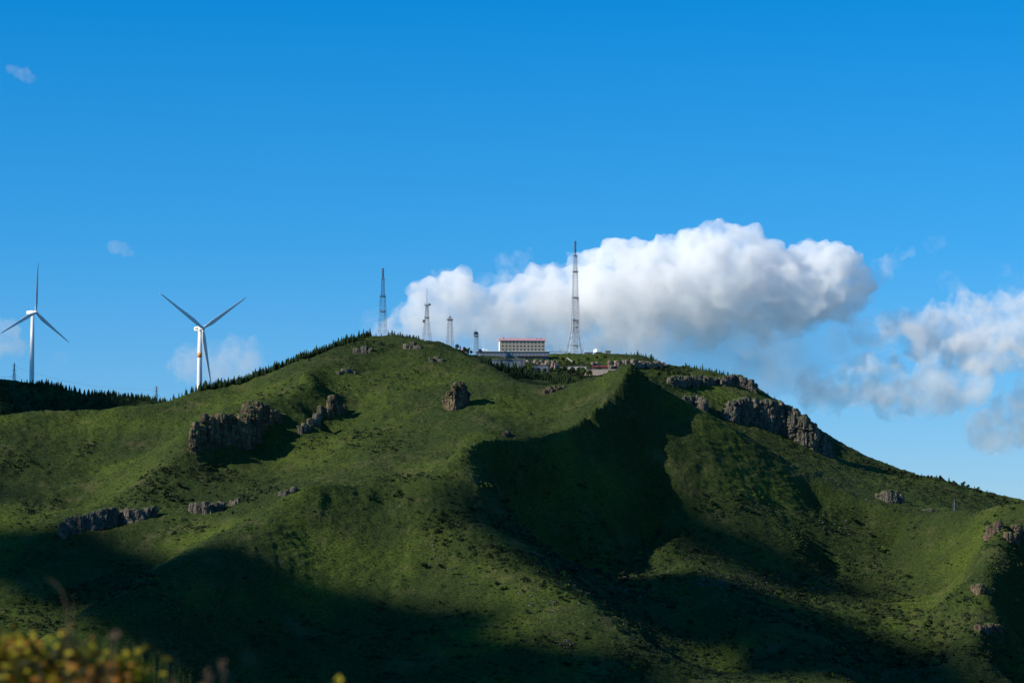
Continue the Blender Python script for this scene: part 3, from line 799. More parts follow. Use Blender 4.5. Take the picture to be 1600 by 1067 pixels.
# 1 tallest tower: flared white lattice with a core shaft
b, Ht = tower_at(899, 2262, 556, 376)
kp = 2262 / FPX
def zpx(py, px, D, b): return W(px, py, D).z - b.z
root = empty('radio_tower', b)
Z = lambda py: zpx(py, 899, 2262, b)
mb = MB()
lattice(mb, [(0, 14.6), (Z(545), 12.0), (Z(530), 8.8), (Z(515), 6.0), (Z(501), 5.4), (Z(465), 4.4)], 0.55, 0.55, 0.24, rot=R(12))
mb.build('lattice_legs', M_STEEL_W, root)
mb = MB(); lattice(mb, [(0, 3.3), (Z(500), 3.0)], 0.9, 0.28, 0.16, rot=R(12)); mb.build('core_shaft', M_STEEL_W, root)
mb = MB(); lattice(mb, [(Z(465), 3.9), (Z(425), 3.5), (Z(424.5), 2.9), (Z(400), 2.3)], 0.7, 0.32, 0.18, rot=R(12)); mb.build('upper_lattice', M_STEEL_W, root)
for py, w in ((400, 3.6), (425, 5.0), (465, 5.4), (501, 5.8), (540, 5.0)): platform(root, Z(py), w, M_STEEL_D if py < 500 else M_STEEL_G)
antenna(root, Z(400), Z(376), M_STEEL_D, 0.8)
for z_, s_ in ((Z(512), 1), (Z(516), -1)):
    mb = MB(); mb.lathe([(0.9, 0), (0.9, 0.5)], 14, (s_ * 1.2, -2.2, z_), Vector((0, -1, 0)).to_track_quat('Z', 'Y')); mb.build('drum_antenna', M_DISH_D, root)
tag(root, 'tallest lattice tower, pale steel flaring into a wide base, against the big white cloud', 'radio tower', G_T)
# 2 left tower on the summit
b, Ht = tower_at(598, 2022, 520, 418); Z = lambda py: zpx(py, 598, 2022, b)
root = empty('radio_tower', b); mb = MB()
lattice(mb, [(0, 5.4), (Z(500), 4.2), (Z(487), 3.8), (Z(463), 3.3)], 0.85, 0.22, 0.13); mb.build('lattice_legs', M_STEEL_G, root)
mb = MB(); lattice(mb, [(Z(463), 2.1), (Z(436), 1.7)], 0.9, 0.18, 0.12); mb.build('upper_lattice', M_STEEL_G, root)
for py, w in ((487, 4.6), (463, 4.4), (436, 2.5)): platform(root, Z(py), w, M_STEEL_G)
antenna(root, Z(436), Z(418), M_STEEL_D, 0.7)
tag(root, 'blue-grey stepped lattice tower standing alone on the round summit, left of the others', 'radio tower', G_T)
# 3
b, Ht = tower_at(667, 2100, 530, 449); Z = lambda py: zpx(py, 667, 2100, b)
root = empty('radio_tower', b); mb = MB()
lattice(mb, [(0, 6.0), (Z(515), 4.0), (Z(500), 2.6), (Z(477), 1.5)], 0.9, 0.22, 0.12); mb.build('lattice_legs', M_STEEL_R, root)
for py, w in ((497, 3.8), (477, 4.0)): platform(root, Z(py), w, M_STEEL_D)
antenna(root, Z(477), Z(449), M_STEEL_R, 0.55, False)
mb = MB(); mb.lathe([(0.8, 0), (0.8, 0.6)], 14, (1.9, -0.6, Z(476)), Vector((0.4, -1, 0)).to_track_quat('Z', 'Y')); mb.build('drum_antenna', M_STEEL_D, root)
mb = MB(); mb.bar((1.2, 0, Z(477)), (1.2, 0, Z(470)), 0.12); mb.build('whip_antenna', M_STEEL_D, root)
mb = MB(); mb.lathe([(1.2, 0), (1.2, 0.7)], 14, (-2.0, -0.6, Z(502)), Vector((-1, -0.5, 0)).to_track_quat('Z', 'Y'))
mb.build('drum_antenna', M_STEEL_D, root)
tag(root, 'reddish tapering lattice tower with a long spike and a dark drum at its left', 'radio tower', G_T)
# 4
b, Ht = tower_at(703, 2125, 535, 488); Z = lambda py: zpx(py, 703, 2125, b)
root = empty('radio_tower', b); mb = MB()
lattice(mb, [(0, 4.4), (Z(500), 2.6)], 0.9, 0.20, 0.11); mb.build('lattice_legs', M_STEEL_R, root)
platform(root, Z(499.5), 5.2, M_STEEL_R, 0.9)
mb = MB(); lattice(mb, [(Z(499), 2.2), (Z(494), 0.7)], 0.8, 0.2, 0.14); mb.bar((0, 0, Z(494)), (0, 0, Z(488)), 0.2); mb.build('top_cage', M_STEEL_R, root)
tag(root, 'short brown lattice tower with one wide crown platform and a small cage on top', 'radio tower', G_T)
# 5
b, Ht = tower_at(744, 2195, 550, 507); Z = lambda py: zpx(py, 744, 2195, b)
root = empty('radio_tower', b); mb = MB()
lattice(mb, [(0, 3.4), (Z(526), 2.3)], 0.9, 0.2, 0.12); mb.build('lattice_legs', M_STEEL_G, root)
platform(root, Z(525), 4.2, M_STEEL_D); 
for k in range(5):
    a = 2 * math.pi * k / 5; d = Vector((math.cos(a), math.sin(a), 0)); mb = MB()
    mb.lathe([(0.95, 0), (0.95, 0.6)], 12, d * 1.0 + Vector((0, 0, Z(521) + (0.7 if k % 2 else -0.2))), d.to_track_quat('Z', 'Y')); mb.build('drum_antenna', M_STEEL_D, root)
mb = MB(); mb.bar((0, 0, Z(526)), (0, 0, Z(507)), 0.3, 5, 0.1); mb.build('antenna_mast', M_STEEL_G, root)
tag(root, 'small grey tower crowned by a cluster of drums, beside the long flat roof', 'radio tower', G_T)
# slim poles
def pole(name, px, D, y0, y1, w, mat, label, lean=0.0, cross=None):
    b = W(px, y0, D); b.z = min(b.z, gz(b.x, D)) - 0.2
    h = W(px, y1, D).z - b.z; root = empty(name, b); mb = MB()
    mb.bar((0, 0, 0), (lean, 0, h), w, 6, w * 0.5); mb.build('shaft', mat, root)
    mb = MB(); mb.lathe([(0.6, 0), (0.5, 0.3), (0.3, 0.4)], 8); mb.build('footing', M_CONC, root)
    if cross:
        mb = MB(); mb.bar((-cross, 0, h * 0.8), (cross, 0, h * 0.8), w * 0.8); mb.build('cross_arm', mat, root)
    tag(root, label, 'pole'); return root
pole('antenna_pole', 757, 2215, 552, 510, 0.35, M_DISH_W, 'thin white leaning antenna pole right of the drum antenna tower', -2.6)
pole('antenna_pole', 941, 2262, 556, 538, 0.28, M_STEEL_G, 'bare thin grey pole standing between the brown hut and the beige hut')
pole('utility_pole', 875, 2262, 556, 544, 0.30, M_STEEL_D, 'dark pole with a cross arm between the yellow building and the tallest tower', cross=0.9)
pole('signal_pole', 568, 2012, 524, 512, 0.22, M_STEEL_D, 'tiny dark pole among the treetops left of the summit tower', cross=0.6)
# pipe rail along the plateau edge
mb = MB(); p0 = W(856, 549.5, 2255); p1 = W(889, 549.8, 2255)
root = empty('pipe_bridge', (p0.x, p0.y, p0.z)); d = p1 - p0
mb.bar((0, 0, 0), d, 0.35, 6); mb.build('pipe', M_STEEL_D, root)
for f in (0.08, 0.36, 0.64, 0.94):
    q_ = d * f; mb = MB(); mb.bar(q_, q_ + Vector((0, 0, gz(p0.x + q_.x, 2255) - p0.z - 0.3)), 0.2); mb.build('post', M_STEEL_D, root)
tag(root, 'thin horizontal dark pipe on posts between the yellow building and the tallest tower', 'pipe')

# power pylons and their cables
def pylon(px, D, y0, y1, wbase, label, arms, mat=M_STEEL_G):
    b = W(px, y0, D); b.z = min(b.z, gz(b.x, D)) - 0.2; h = W(px, y1, D).z - b.z
    root = empty('power_pylon', b); mb = MB()
    lattice(mb, [(0, wbase), (h * 0.6, wbase * 0.36), (h, 0.4)], 0.9, 0.26, 0.15); mb.build('lattice_legs', mat, root)
    for f, w in arms:
        mb = MB()
        for s_ in (-1, 1):
            mb.bar((0, 0, h * f), (s_ * w, 0, h * f), 0.2); mb.bar((0, 0, h * f + 1.3), (s_ * w, 0, h * f), 0.15); mb.bar((s_ * w, 0, h * f), (s_ * w, 0, h * f - 1.2), 0.16)
        mb.build('cross_arm', mat, root)
    tag(root, label, 'power pylon', 'power pylons'); return b, h
pb1, ph1 = pylon(22, 2330, 598, 567, 4.5, 'small grey power pylon on the dark hill at the far left, beside the farther turbine', [(0.62, 2.2), (0.78, 1.9), (0.92, 1.5)])
pb2, ph2 = pylon(244, 2300, 640, 603, 4.5, 'small power pylon rising behind the conifers left of the orange-ringed turbine', [(0.62, 2.6), (0.78, 2.2), (0.92, 1.7)])
pb3, ph3 = pylon(1492, 2010, 808, 780, 3.6, 'faint grey power pylon in the saddle on the right, before the far slope', [(0.6, 2.2), (0.8, 1.8)], M_CONCD)
def cable(a, b, sag, label):
    mb = MB(); n = 24; pts = []
    for i in range(n + 1):
        f = i / n; p = a.lerp(b, f); p.z -= sag * 4 * f * (1 - f); pts.append(p)
    for p, q_ in zip(pts[:-1], pts[1:]): mb.bar(p, q_, 0.10, 3)
    o = mb.build('power_cable', M_WIRE); tag(o, label, 'power cable', 'power cables strung between the left pylons'); return o
for f, s_, w in ((0.62, -1, 2.3), (0.62, 1, 2.3), (0.92, 1, 1.5)):
    cable(pb1 + Vector((s_ * w, 0, ph1 * f - 1.2)), pb2 + Vector((s_ * w, 0, ph2 * f - 1.2)), 5.5, 'thin power cable sagging from the far-left pylon down to the pylon behind the conifers')
for s_ in (-1, 1):
    cable(pb1 + Vector((s_ * 2.2, 0, ph1 * 0.62 - 1.2)), pb1 + Vector((-190, 60 + s_ * 2, ph1 * 0.62 + 14)), 4.0, 'thin power cable running from the far-left pylon out of the picture')

# ------------------------------------------------------------------ station buildings
def block(name, px0, px1, py_top, py_base, D, depth, mat, rz=0.0, hide=True):
    """empty at the base centre of the camera-side face; local x along the front, y to the back"""
    a = W(px0, py_base, D); c = W(px1, py_base, D); top = W(px0, py_top, D)
    L = c.x - a.x; cx = (a.x + c.x) / 2
    g = min(gz(cx + dx, D + dy) for dx in (-L / 2, 0, L / 2) for dy in (0, depth))
    zb = min(a.z, g) - 0.5
    root = empty(name, (cx, D, zb), rz); h = top.z - zb
    mb = MB(); mb.box((0, depth / 2, h / 2), (L, depth, h)); w = mb.build('wall', mat, root)
    return root, L, h, a.z - zb
def windows(root, x0, x1, nx, zs, w, h, y=0.0, glass=M_GLASS, frame=M_FRAME, part='window', rot=0.0, skip=()):
    me_f = MB()
    t_ = 0.12
    me_f.box((0, -0.03, h / 2 + t_ / 2), (w + 2 * t_, 0.10, t_)); me_f.box((0, -0.05, -h / 2 - t_ / 2), (w + 2 * t_, 0.16, t_))
    for s_ in (-1, 1): me_f.box((s_ * (w / 2 + t_ / 2), -0.03, 0), (t_, 0.10, h))
    me_f = me_f.mesh(part, frame)
    me_g = MB(); me_g.box((0, -0.01, 0), (w, 0.05, h)); me_g = me_g.mesh('pane', glass)
    for j, z in enumerate(zs):
        for i in range(nx):
            if (i, j) in skip: continue
            x = x0 + (x1 - x0) * (i / max(1, nx - 1))
            f = link_mesh(part, me_f, root); f.location = (x, y, z); f.rotation_euler = (0, 0, rot)
            link_mesh('pane', me_g, f)
# yellow five-row building with the pink-red roof
root, L, h, g0 = block('station_building', 781, 851.5, 532, 556, 2243, 11.5, M_CREAM, R(4.0))
ge = MB(); ge.box((-L / 2 - 0.10, 5.75, h / 2), (0.2, 11.3, h - 0.02)); ge.build('gable_wall', M_GABLE, root)
zs = [h - 1.5 - 2.85 * k for k in range(4)]
windows(root, -L / 2 + 2.2, L / 2 - 1.6, 12, zs, 1.25, 1.35)
mb = MB(); rl, rd = L + 1.4, 12.9
vs = [(-rl / 2, -0.7, h - 0.1), (rl / 2, -0.7, h - 0.1), (rl / 2, 12.2, h - 0.1), (-rl / 2, 12.2, h - 0.1), (-rl / 2, 5.75, h + 2.3), (rl / 2, 5.75, h + 2.3)]
mb.add(vs, [(0, 1, 5, 4), (2, 3, 4, 5), (0, 4, 3), (1, 2, 5), (0, 3, 2, 1)]); rf = mb.build('roof', M_ROOFP, root)
mb = MB()
for x in (L / 2 - 6, L / 2 - 3.0, -L / 2 + 3.2): mb.box((x, 4.5, h + 2.1), (0.7, 0.7, 1.1))
mb.build('vents', M_MARK, rf)
tag(root, 'cream four-row building with a pink-red sheet roof and rows of small windows', 'building', 'station buildings')
# long low building in front
root, L, h, g0 = block('station_building', 744, 858, 549.3, 562, 2205, 9.5, M_CONCD)
mb = MB(); mb.box((0, 4.6, h + 0.2), (L + 0.8, 10.6, 0.4)); mb.build('roof', M_GABLE, root)
windows(root, -L / 2 + 2.0, L / 2 - 2.0, 20, [h - 2.0], 1.5, 1.7, glass=M_GLASSB, frame=M_CONC)
mb = MB(); mb.box((L * 0.27, -0.7, h - 3.6), (L * 0.44, 1.4, 0.5)); mb.build('canopy', M_BROWN, root)
tag(root, 'long low dark grey building with a pale flat roof, in front of the cream building', 'building', 'station buildings')
# two-storey blue-grey block lower down
root, L, h, g0 = block('station_building', 766, 815, 562, 577, 2120, 9, M_CONCD)
mb = MB(); mb.box((0, 4.5, h + 0.2), (L + 0.8, 9.8, 0.4)); mb.build('roof', M_CONC, root)
windows(root, -L / 2 + 1.8, L / 2 - 2.0, 8, [h - 1.7, h - 4.7], 1.6, 1.5, glass=M_GLASSB, frame=M_CONC)
tag(root, 'blue-grey two-storey block with a pale roof edge, just above the dark conifers', 'building', 'station buildings')
root, L, h, g0 = block('stair_tower', 816.5, 820, 561.5, 578, 2118, 3.0, M_CONCD)
mb = MB(); mb.box((0, 1.5, h + 0.15), (L + 0.3, 3.3, 0.3)); mb.build('roof', M_CONC, root)
tag(root, 'narrow dark upright tower at the right end of the blue-grey block', 'tower')
root, L, h, g0 = block('station_building', 832, 857, 570.5, 580, 2128, 7, M_CONCD)
mb = MB(); mb.box((0, 3.5, h + 0.15), (L + 0.6, 7.6, 0.3)); mb.build('roof', M_BROWN, root)
windows(root, -L / 2 + 1.8, L / 2 - 1.4, 5, [h - 2.0], 1.2, 1.4, glass=M_GLASSB, frame=M_CONC)
tag(root, 'small dark single-storey house right of the blue-grey block, above the bushes', 'building', 'station buildings')
# red roofed house at the left
root, L, h, g0 = block('station_building', 717, 733, 547, 556, 2135, 6, M_CONCD)
mb = MB(); mb.add([(-L / 2 - 0.5, -0.6, h), (L / 2 + 0.5, -0.6, h), (L / 2 + 0.5, 6.6, h), (-L / 2 - 0.5, 6.6, h), (-L / 2, 3, h + 1.3), (L / 2, 3, h + 1.3)], [(0, 1, 5, 4), (2, 3, 4, 5), (0, 4, 3), (1, 2, 5), (0, 3, 2, 1)])
mb.build('roof', M_ROOFP, root); windows(root, -L / 2 + 1.3, L / 2 - 1.3, 3, [h - 1.6], 1.0, 1.2, frame=M_CONC)
tag(root, 'little house with a dull pink roof at the left end of the station', 'building', 'station buildings')
# huts on the plateau edge
root, L, h, g0 = block('equipment_hut', 913.3, 926, 550.8, 557, 2256, 4, M_CONCD)
mb = MB(); mb.box((0, 2, h + 0.12), (L + 0.5, 4.5, 0.24)); mb.build('roof', M_CONC, root); windows(root, -L / 2 + 1.4, L / 2 - 1.4, 3, [h - 1.5], 0.8, 0.9, glass=M_GLASSB, frame=M_CONC)
tag(root, 'grey flat-roofed hut at the right foot of the tallest tower', 'hut', 'equipment huts')
root, L, h, g0 = block('equipment_hut', 928.5, 940.5, 550.5, 557, 2256, 4, M_BROWN)
mb = MB(); mb.box((0, 2, h + 0.12), (L + 0.5, 4.5, 0.24)); mb.build('roof', M_STEEL_D, root); mb = MB(); mb.box((0.6, -0.03, 1.8), (1.0, 0.08, 2.1)); mb.build('door', M_STEEL_D, root)
tag(root, 'dark brown hut with the white dish on its left corner', 'hut', 'equipment huts')
root, L, h, g0 = block('equipment_hut', 946, 954, 548.6, 557, 2258, 4, M_CREAM)
mb = MB(); mb.box((0, 2, h + 0.22), (L + 1.1, 5.2, 0.44)); mb.build('roof', M_CONC, root); windows(root, -0.9, 0.9, 2, [h - 1.5], 0.7, 0.9)
tag(root, 'small square beige hut with an overhanging roof, rightmost on the plateau edge', 'hut', 'equipment huts')
pz = W(931, 550.2, 2254).z
dish(930.5, 2254, gz(W(930.5, 556, 2254).x, 2254) - 0.2, 1.75, (-0.5, -0.75, 0.45), M_DISH_W, 'white dish shining beside the dark brown hut', stand=1.6)
q1 = W(714, 533, 2128); dish(714, 2128, gz(q1.x, 2128) - 0.2, 1.7, (0.35, -0.9, 0.15), M_DISH_D, 'dark round dish on the grassy rise right of the short brown tower', stand=1.3)
q1 = W(718.5, 533, 2130); dish(718.5, 2130, gz(q1.x, 2130) - 0.2, 1.3, (0.9, -0.35, 0.2), M_DISH_D, 'dark dish seen almost edge-on beside the round dark dish', stand=1.2)
q1 = W(750, 545, 2199); dish(750, 2199, gz(q1.x, 2199) - 0.2, 1.9, (0.5, -0.8, 0.35), M_DISH_D, 'grey dish at the foot of the drum antenna tower', stand=2.6)
zr = W(757, 549.3, 2208).z
for i, (px, rr_, lb) in enumerate(((755, 1.0, 'white dish lying low on the pale flat roof, left one of the two'), (760, 0.8, 'white dish lying low on the pale flat roof, right one of the two'))):
    dish(px, 2209, zr + 0.4, rr_, (-0.3, -0.5, 0.9), M_DISH_W, lb, stand=0.3)
# red roofed shed, stone terrace walls
def along(px0, py0, px1, py1, d0=2050):
    a = hit(px0, py0, d0); c = hit(px1, py1, d0); return a, c
def wall_piece(name, px0, px1, py_top, py_base, D, thick, mat, label, cat, coping=M_CONC, D1=None):
    a = W(px0, py_base, D); c = W(px1, py_base, D1 or D); top = W(px0, py_top, D).z
    L = (c - a).length; ang = math.atan2(c.y - a.y, c.x - a.x); mid = (a + c) / 2
    g = min(gz(a.x, a.y), gz(c.x, c.y), a.z) - 0.6
    root = empty(name, (mid.x, mid.y, g), ang); h = top - g
    mb = MB(); n = 14
    for i in range(n):
        hh = h * 1.0 - random.random() * 0.12
        mb.box((-L / 2 + L * (i + 0.5) / n, thick / 2 + random.uniform(-0.06, 0.06), hh / 2), (L / n - 0.02, thick, hh))
    mb.build('stonework', mat, root)
    mb = MB(); mb.box((0, thick / 2, h + 0.08), (L + 0.2, thick + 0.3, 0.16)); mb.build('coping', coping, root)
    tag(root, label, cat); return root
M_STONE = solid('terrace_stone', (0.36, 0.30, 0.25), 0.95, 0.3, 1.6, 0.2)
wall_piece('terrace_wall', 913, 966, 577.5, 588, 2120, 1.2, M_STONE, 'pinkish grey stone terrace wall below the dark red roof', 'wall', D1=2116)
wall_piece('terrace_wall', 858, 916, 573.6, 576, 2150, 0.8, M_CONC, 'long thin grey terrace wall above the bushes, right of the small dark house', 'wall', D1=2142)
root, L, h, g0 = block('long_shed', 926, 964, 573.2, 576.5, 2150, 4.5, M_BROWN)
mb = MB(); mb.add([(-L / 2 - 0.4, -0.5, h), (L / 2 + 0.4, -0.5, h), (L / 2 + 0.4, 5, h), (-L / 2 - 0.4, 5, h), (-L / 2, 2.2, h + 0.9), (L / 2, 2.2, h + 0.9)], [(0, 1, 5, 4), (2, 3, 4, 5), (0, 4, 3), (1, 2, 5), (0, 3, 2, 1)])
mb.build('roof', M_ROOFR, root)
tag(root, 'low shed with a long dark red roof above the stone terrace wall', 'shed')
# white stair rail on the slope
a_ = hit(886, 561.5, 2080); c_ = hit(895, 567.5, 2080); root = empty('stair_rail', a_); d_ = c_ - a_
mb = MB(); mb.bar((0, 0, 1.0), d_ + Vector((0, 0, 1.0)), 0.28); mb.build('handrail', M_DISH_W, root); 
for f in (0, .25, .5, .75, 1):
    mb = MB(); mb.bar(d_ * f + Vector((0, 0, -0.3)), d_ * f + Vector((0, 0, 1.0)), 0.14); mb.build('post', M_DISH_W, root)
tag(root, 'white slanting stair rail on the green bank below the tallest tower', 'railing')

# ------------------------------------------------------------------ rocks
def rock(name, cols, mat, label, cat='rock outcrop', voxel=0.45, rough=0.9, seed=1, group=None, depthf=1.0, dmin=0, back=0.0, D=None, cut=0.5, wf=1.4, turn=0.0):
    """cols: (photo x, photo y of the foot, photo y of the top, width in photo pixels) fused into one craggy body"""
    rs = random.Random(seed); bm = bmesh.new(); base = None
    cols = list(cols) + [((a[0] + b[0]) / 2, (a[1] + b[1]) / 2, (a[1] + b[1]) / 2 - 0.6 * ((a[1] - a[2]) + (b[1] - b[2])) / 2, (a[3] + b[3]) / 2) for a, b in zip(cols[:-1], cols[1:]) if abs(a[0] - b[0]) < 22]
    for c in cols:
        px, pb, pt, w = c[:4]; w *= wf
        if D is not None: p = W(px, pb, D + (c[4] if len(c) > 4 else 0))
        else: p = hit(px, pb, dmin)
        k = p.y / FPX
        if turn:
            nd = p.y + turn * (px - cols[0][0]) * k; q_ = W(px, pb, nd); p = Vector((q_.x, nd, gz(q_.x, nd)))
            h = max(1.5, W(px, pt, nd).z - p.z)
        else: h = (pb - pt) * k
        w = w * k
        if base is None: base = p.copy()
        dp = w * depthf * rs.uniform(0.7, 1.0)
        n = rs.choice((5, 6, 7)); a0 = rs.uniform(0, 6.28); vs = []
        cx, cyy = p.x, p.y + dp * 0.45 + back
        lv = ((-2.5, 1.05), (0.0, 1.0), (0.6 * h, 0.95), (h * 0.93, 0.84), (h * 1.0, 0.55))
        sx, sy = rs.uniform(-0.1, 0.1) * w, rs.uniform(-0.1, 0.1) * w
        for li, (z, f) in enumerate(lv):
            for i in range(n):
                a = a0 + 2 * math.pi * i / n
                jr = 1 + rs.uniform(-0.09, 0.09)
                vs.append(bm.verts.new((cx + sx * z / max(h, 1) + math.cos(a) * w / 2 * f * jr, cyy + sy * z / max(h, 1) + math.sin(a) * dp / 2 * f * jr, p.z + z)))
        for li in range(len(lv) - 1):
            for i in range(n):
                bm.faces.new((vs[li * n + i], vs[li * n + (i + 1) % n], vs[(li + 1) * n + (i + 1) % n], vs[(li + 1) * n + i]))
        bm.faces.new(tuple(vs[i] for i in range(n - 1, -1, -1))); bm.faces.new(tuple(vs[(len(lv) - 1) * n + i] for i in range(n)))
    me = bpy.data.meshes.new('tmp'); bm.to_mesh(me); bm.free()
    ob = bpy.data.objects.new('tmp', me); C.objects.link(ob)
    md = ob.modifiers.new('r', 'REMESH'); md.mode = 'VOXEL'; md.voxel_size = voxel
    me2 = bpy.data.meshes.new_from_object(ob.evaluated_get(bpy.context.evaluated_depsgraph_get()))
    bpy.data.objects.remove(ob); bpy.data.meshes.remove(me)
    n = len(me2.vertices)
    co = np.empty(n * 3, np.float32); me2.vertices.foreach_get('co', co); co = co.reshape(-1, 3)
    no = np.empty(n * 3, np.float32); me2.vertex_normals.foreach_get('vector', no); no = no.reshape(-1, 3)
    x, y, z = co[:, 0], co[:, 1], co[:, 2]
    rid = lambda s, zs, sd: 1 - 2 * np.abs(vnoise(x / s, y / s, z / (s * zs), seed=sd))
    ca_, sa_ = 0.83, 0.56
    def blk(s, zs, sd):
        jx = 0.25 * vnoise(x / s, y / s, z / s, seed=sd + 50)
        xr, yr = (x * ca_ + y * sa_) / s + jx, (y * ca_ - x * sa_) / s + jx
        return _hash(np.floor(xr + 0.35 * np.floor(z / (s * zs))), np.floor(yr), np.floor(z / (s * zs) + 0.2 * xr), sd)
    h = rough * 0.75 * (1.05 * blk(6.0, 1.1, seed + 31) + 0.6 * blk(2.7, 0.8, seed + 32)) + rough * 0.42 * (0.9 * rid(6.5, 1.6, seed) + 0.65 * rid(2.4, 1.8, seed + 3) + 0.45 * rid(1.1, 1.0, seed + 6) + 0.5 * vnoise(x / 9, y / 9, z / 1.6, seed=seed + 8))
    h = h - rough * 0.7 * np.exp(-(vnoise(x / 3.4 + 9, y / 3.4, z / 16, seed=seed + 60) / 0.10) ** 2) * np.clip(1.2 - np.abs(no[:, 2]) * 1.5, 0, 1)
    co = co + no * h[:, None]
    me2.vertices.foreach_set('co', (co - np.array(base, np.float32)).astype(np.float32).ravel())
    me2.materials.clear(); me2.materials.append(mat); me2.name = name; me2.update()
    o = link_mesh(name, me2); o.location = base
    tag(o, label, cat, group); return o
G_C = 'crags on the left slope'
rock('crag', [(299,708,672,9),(305,706,662,9),(312,704,668,10),(318,700,652,11),(325,697,660,9)], M_ROCK, 'sunlit orange-tan stepped pinnacles, leftmost part of the big crag', 'crag', seed=3, group=G_C)
rock('crag', [(328,700,652,10),(335,702,648,14),(344,704,645,16),(352,701,646,14),(358,699,652,12),(348,690,645,24)], M_ROCK, 'tall rounded rock buttress in the middle of the big crag', 'crag', seed=8, group=G_C, turn=0.3)
rock('crag', [(367,699,662,12),(376,700,648,20),(388,699,636,24),(402,697,630,26),(416,694,640,24),(428,690,656,20),(438,684,668,14),(396,690,628,30)], M_ROCK, 'widest dark rock buttress, right end of the big crag', 'crag', seed=12, group=G_C, turn=0.4, wf=1.6)
rock('crag', [(505,655,636,9),(513,654,624,12),(520,650,618,12),(528,650,626,14),(535,647,634,10)], M_ROCK, 'dark triangular crag halfway up the slope, right of the big crag', 'crag', seed=15, group=G_C, turn=0.3)
rock('rock_outcrop', [(470,680,668,9),(477,675,662,10),(485,668,655,10),(493,662,646,10),(500,658,640,8)], M_ROCKG, 'slanting dark ledge of rock running down left from the triangular crag', seed=17, group=G_C, rough=0.6)
rock('rock_outcrop', [(697,636,622,9),(703,640,612,10),(709,641,602,10),(716,639,598,14),(723,636,604,12),(728,630,612,8)], M_ROCK, 'lone sunlit tan rock with a dark shadow on the open grass slope', seed=19, group=G_C)
rock('rock_outcrop', [(788,684,676,5),(792,682,673,6),(796,680,675,4)], M_ROCKR, 'small dark rock standing on the spur just above the shaded hollow', voxel=0.35, rough=0.4, seed=21)
rock('rock_outcrop', [(852,616,609,7),(858,615,605,8),(866,612,604,8),(874,609,604,8),(880,607,603,6)], M_ROCKR, 'reddish broken rocks in the saddle before the dark conifers', voxel=0.4, rough=0.5, seed=23)
rock('rock_outcrop', [(674,566,560,7),(682,564,557,9),(690,566,560,6)], M_ROCKG, 'small grey rocks on the slope below the conifer line right of the summit', voxel=0.4, rough=0.45, seed=25)
rock('rock_outcrop', [(636,546,538,9),(645,545,535,10),(655,545,538,8)], M_ROCKG, 'low grey rocks just below the crest right of the summit', voxel=0.4, rough=0.5, seed=27)
rock('rock_outcrop', [(558,552,544,10),(568,553,541,11),(578,552,544,9)], M_ROCKG, 'low dark rocks just below the round summit', voxel=0.4, rough=0.5, seed=29)
rock('rock_outcrop', [(528,585,580,10),(540,583,576,14),(552,584,580,10)], M_ROCKG, 'flat dark rocks on the slope below the summit rocks', voxel=0.4, rough=0.4, seed=30)
# ledge cliffs low on the left
rock('cliff', [(98,842,818,9),(106,838,812,10),(115,835,808,12),(126,831,804,13),(138,829,801,14),(150,828,799,14),(162,826,797,14),(174,823,796,12)], M_ROCKG, 'dark rock band, left end of the ledge above the shaded valley', 'cliff', wf=1.7, seed=31, group='ledge cliffs on the lower left slope', rough=0.7)
rock('cliff', [(192,818,796,12),(202,818,795,14),(214,816,795,13),(226,812,794,13),(237,808,792,10)], M_ROCKG, 'dark rock band in the middle of the ledge, with pale streaks', 'cliff', wf=1.7, seed=33, group='ledge cliffs on the lower left slope', rough=0.7)
rock('cliff', [(300,800,786,10),(310,802,785,12),(322,803,784,12),(334,800,785,12),(345,796,784,9)], M_ROCKG, 'short rock face at the right end of the ledge under dense bushes', 'cliff', seed=35, group='ledge cliffs on the lower left slope', rough=0.6)
rock('rock_outcrop', [(362,790,782,7),(370,787,778,8)], M_ROCKG, 'small dark rock right of the ledge cliffs', voxel=0.4, rough=0.5, seed=36)
rock('rock_outcrop', [(440,775,769,8),(449,775,766,8),(458,772,763,8)], M_ROCKG, 'small rocks at the foot of the slope behind the bright knoll', voxel=0.4, rough=0.5, seed=37)
# far cliffs on the right
G_F = 'far cliffs right of the station'
rock('cliff', [(1046,603,590,7),(1052,605,588,9),(1062,605,588,12),(1073,604,589,12),(1084,604,588,12),(1095,603,588,12),(1106,602,589,11),(1116,601,589,9)], M_ROCKP if False else M_ROCKG, 'upper far cliff band with a sunlit pinkish left end', 'cliff', seed=41, group=G_F, dmin=2100, rough=0.8)
rock('cliff', [(1126,601,591,8),(1134,602,588,10),(1144,602,587,12),(1154,604,587,12),(1163,607,590,12),(1172,611,594,10),(1180,614,600,8)], M_ROCKG, 'upper far cliff band, right half under the treed crest', 'cliff', seed=43, group=G_F, dmin=2100, rough=0.8)
rock('cliff', [(1070,625,617,7),(1078,628,619,9),(1088,634,618,10),(1096,640,620,8),(1102,645,626,6)], M_ROCKG, 'small far cliff just behind the front ridge, left of the biggest cliff', 'cliff', seed=45, group=G_F, dmin=2080, rough=0.7)
rock('cliff', [(1134,654,638,8),(1142,660,628,13),(1153,661,625,15),(1166,662,623,16),(1178,664,624,15),(1190,668,626,16),(1203,673,626,16),(1216,678,628,16),(1229,684,633,16),(1242,690,640,16),(1255,697,650,16),(1268,703,661,16),(1281,708,676,15),(1292,712,690,12)], M_ROCKG, 'biggest far cliff, a tall dark fluted rock wall sloping down to the right', 'cliff', wf=1.7, seed=47, group=G_F, dmin=2080, rough=1.2, voxel=0.6)
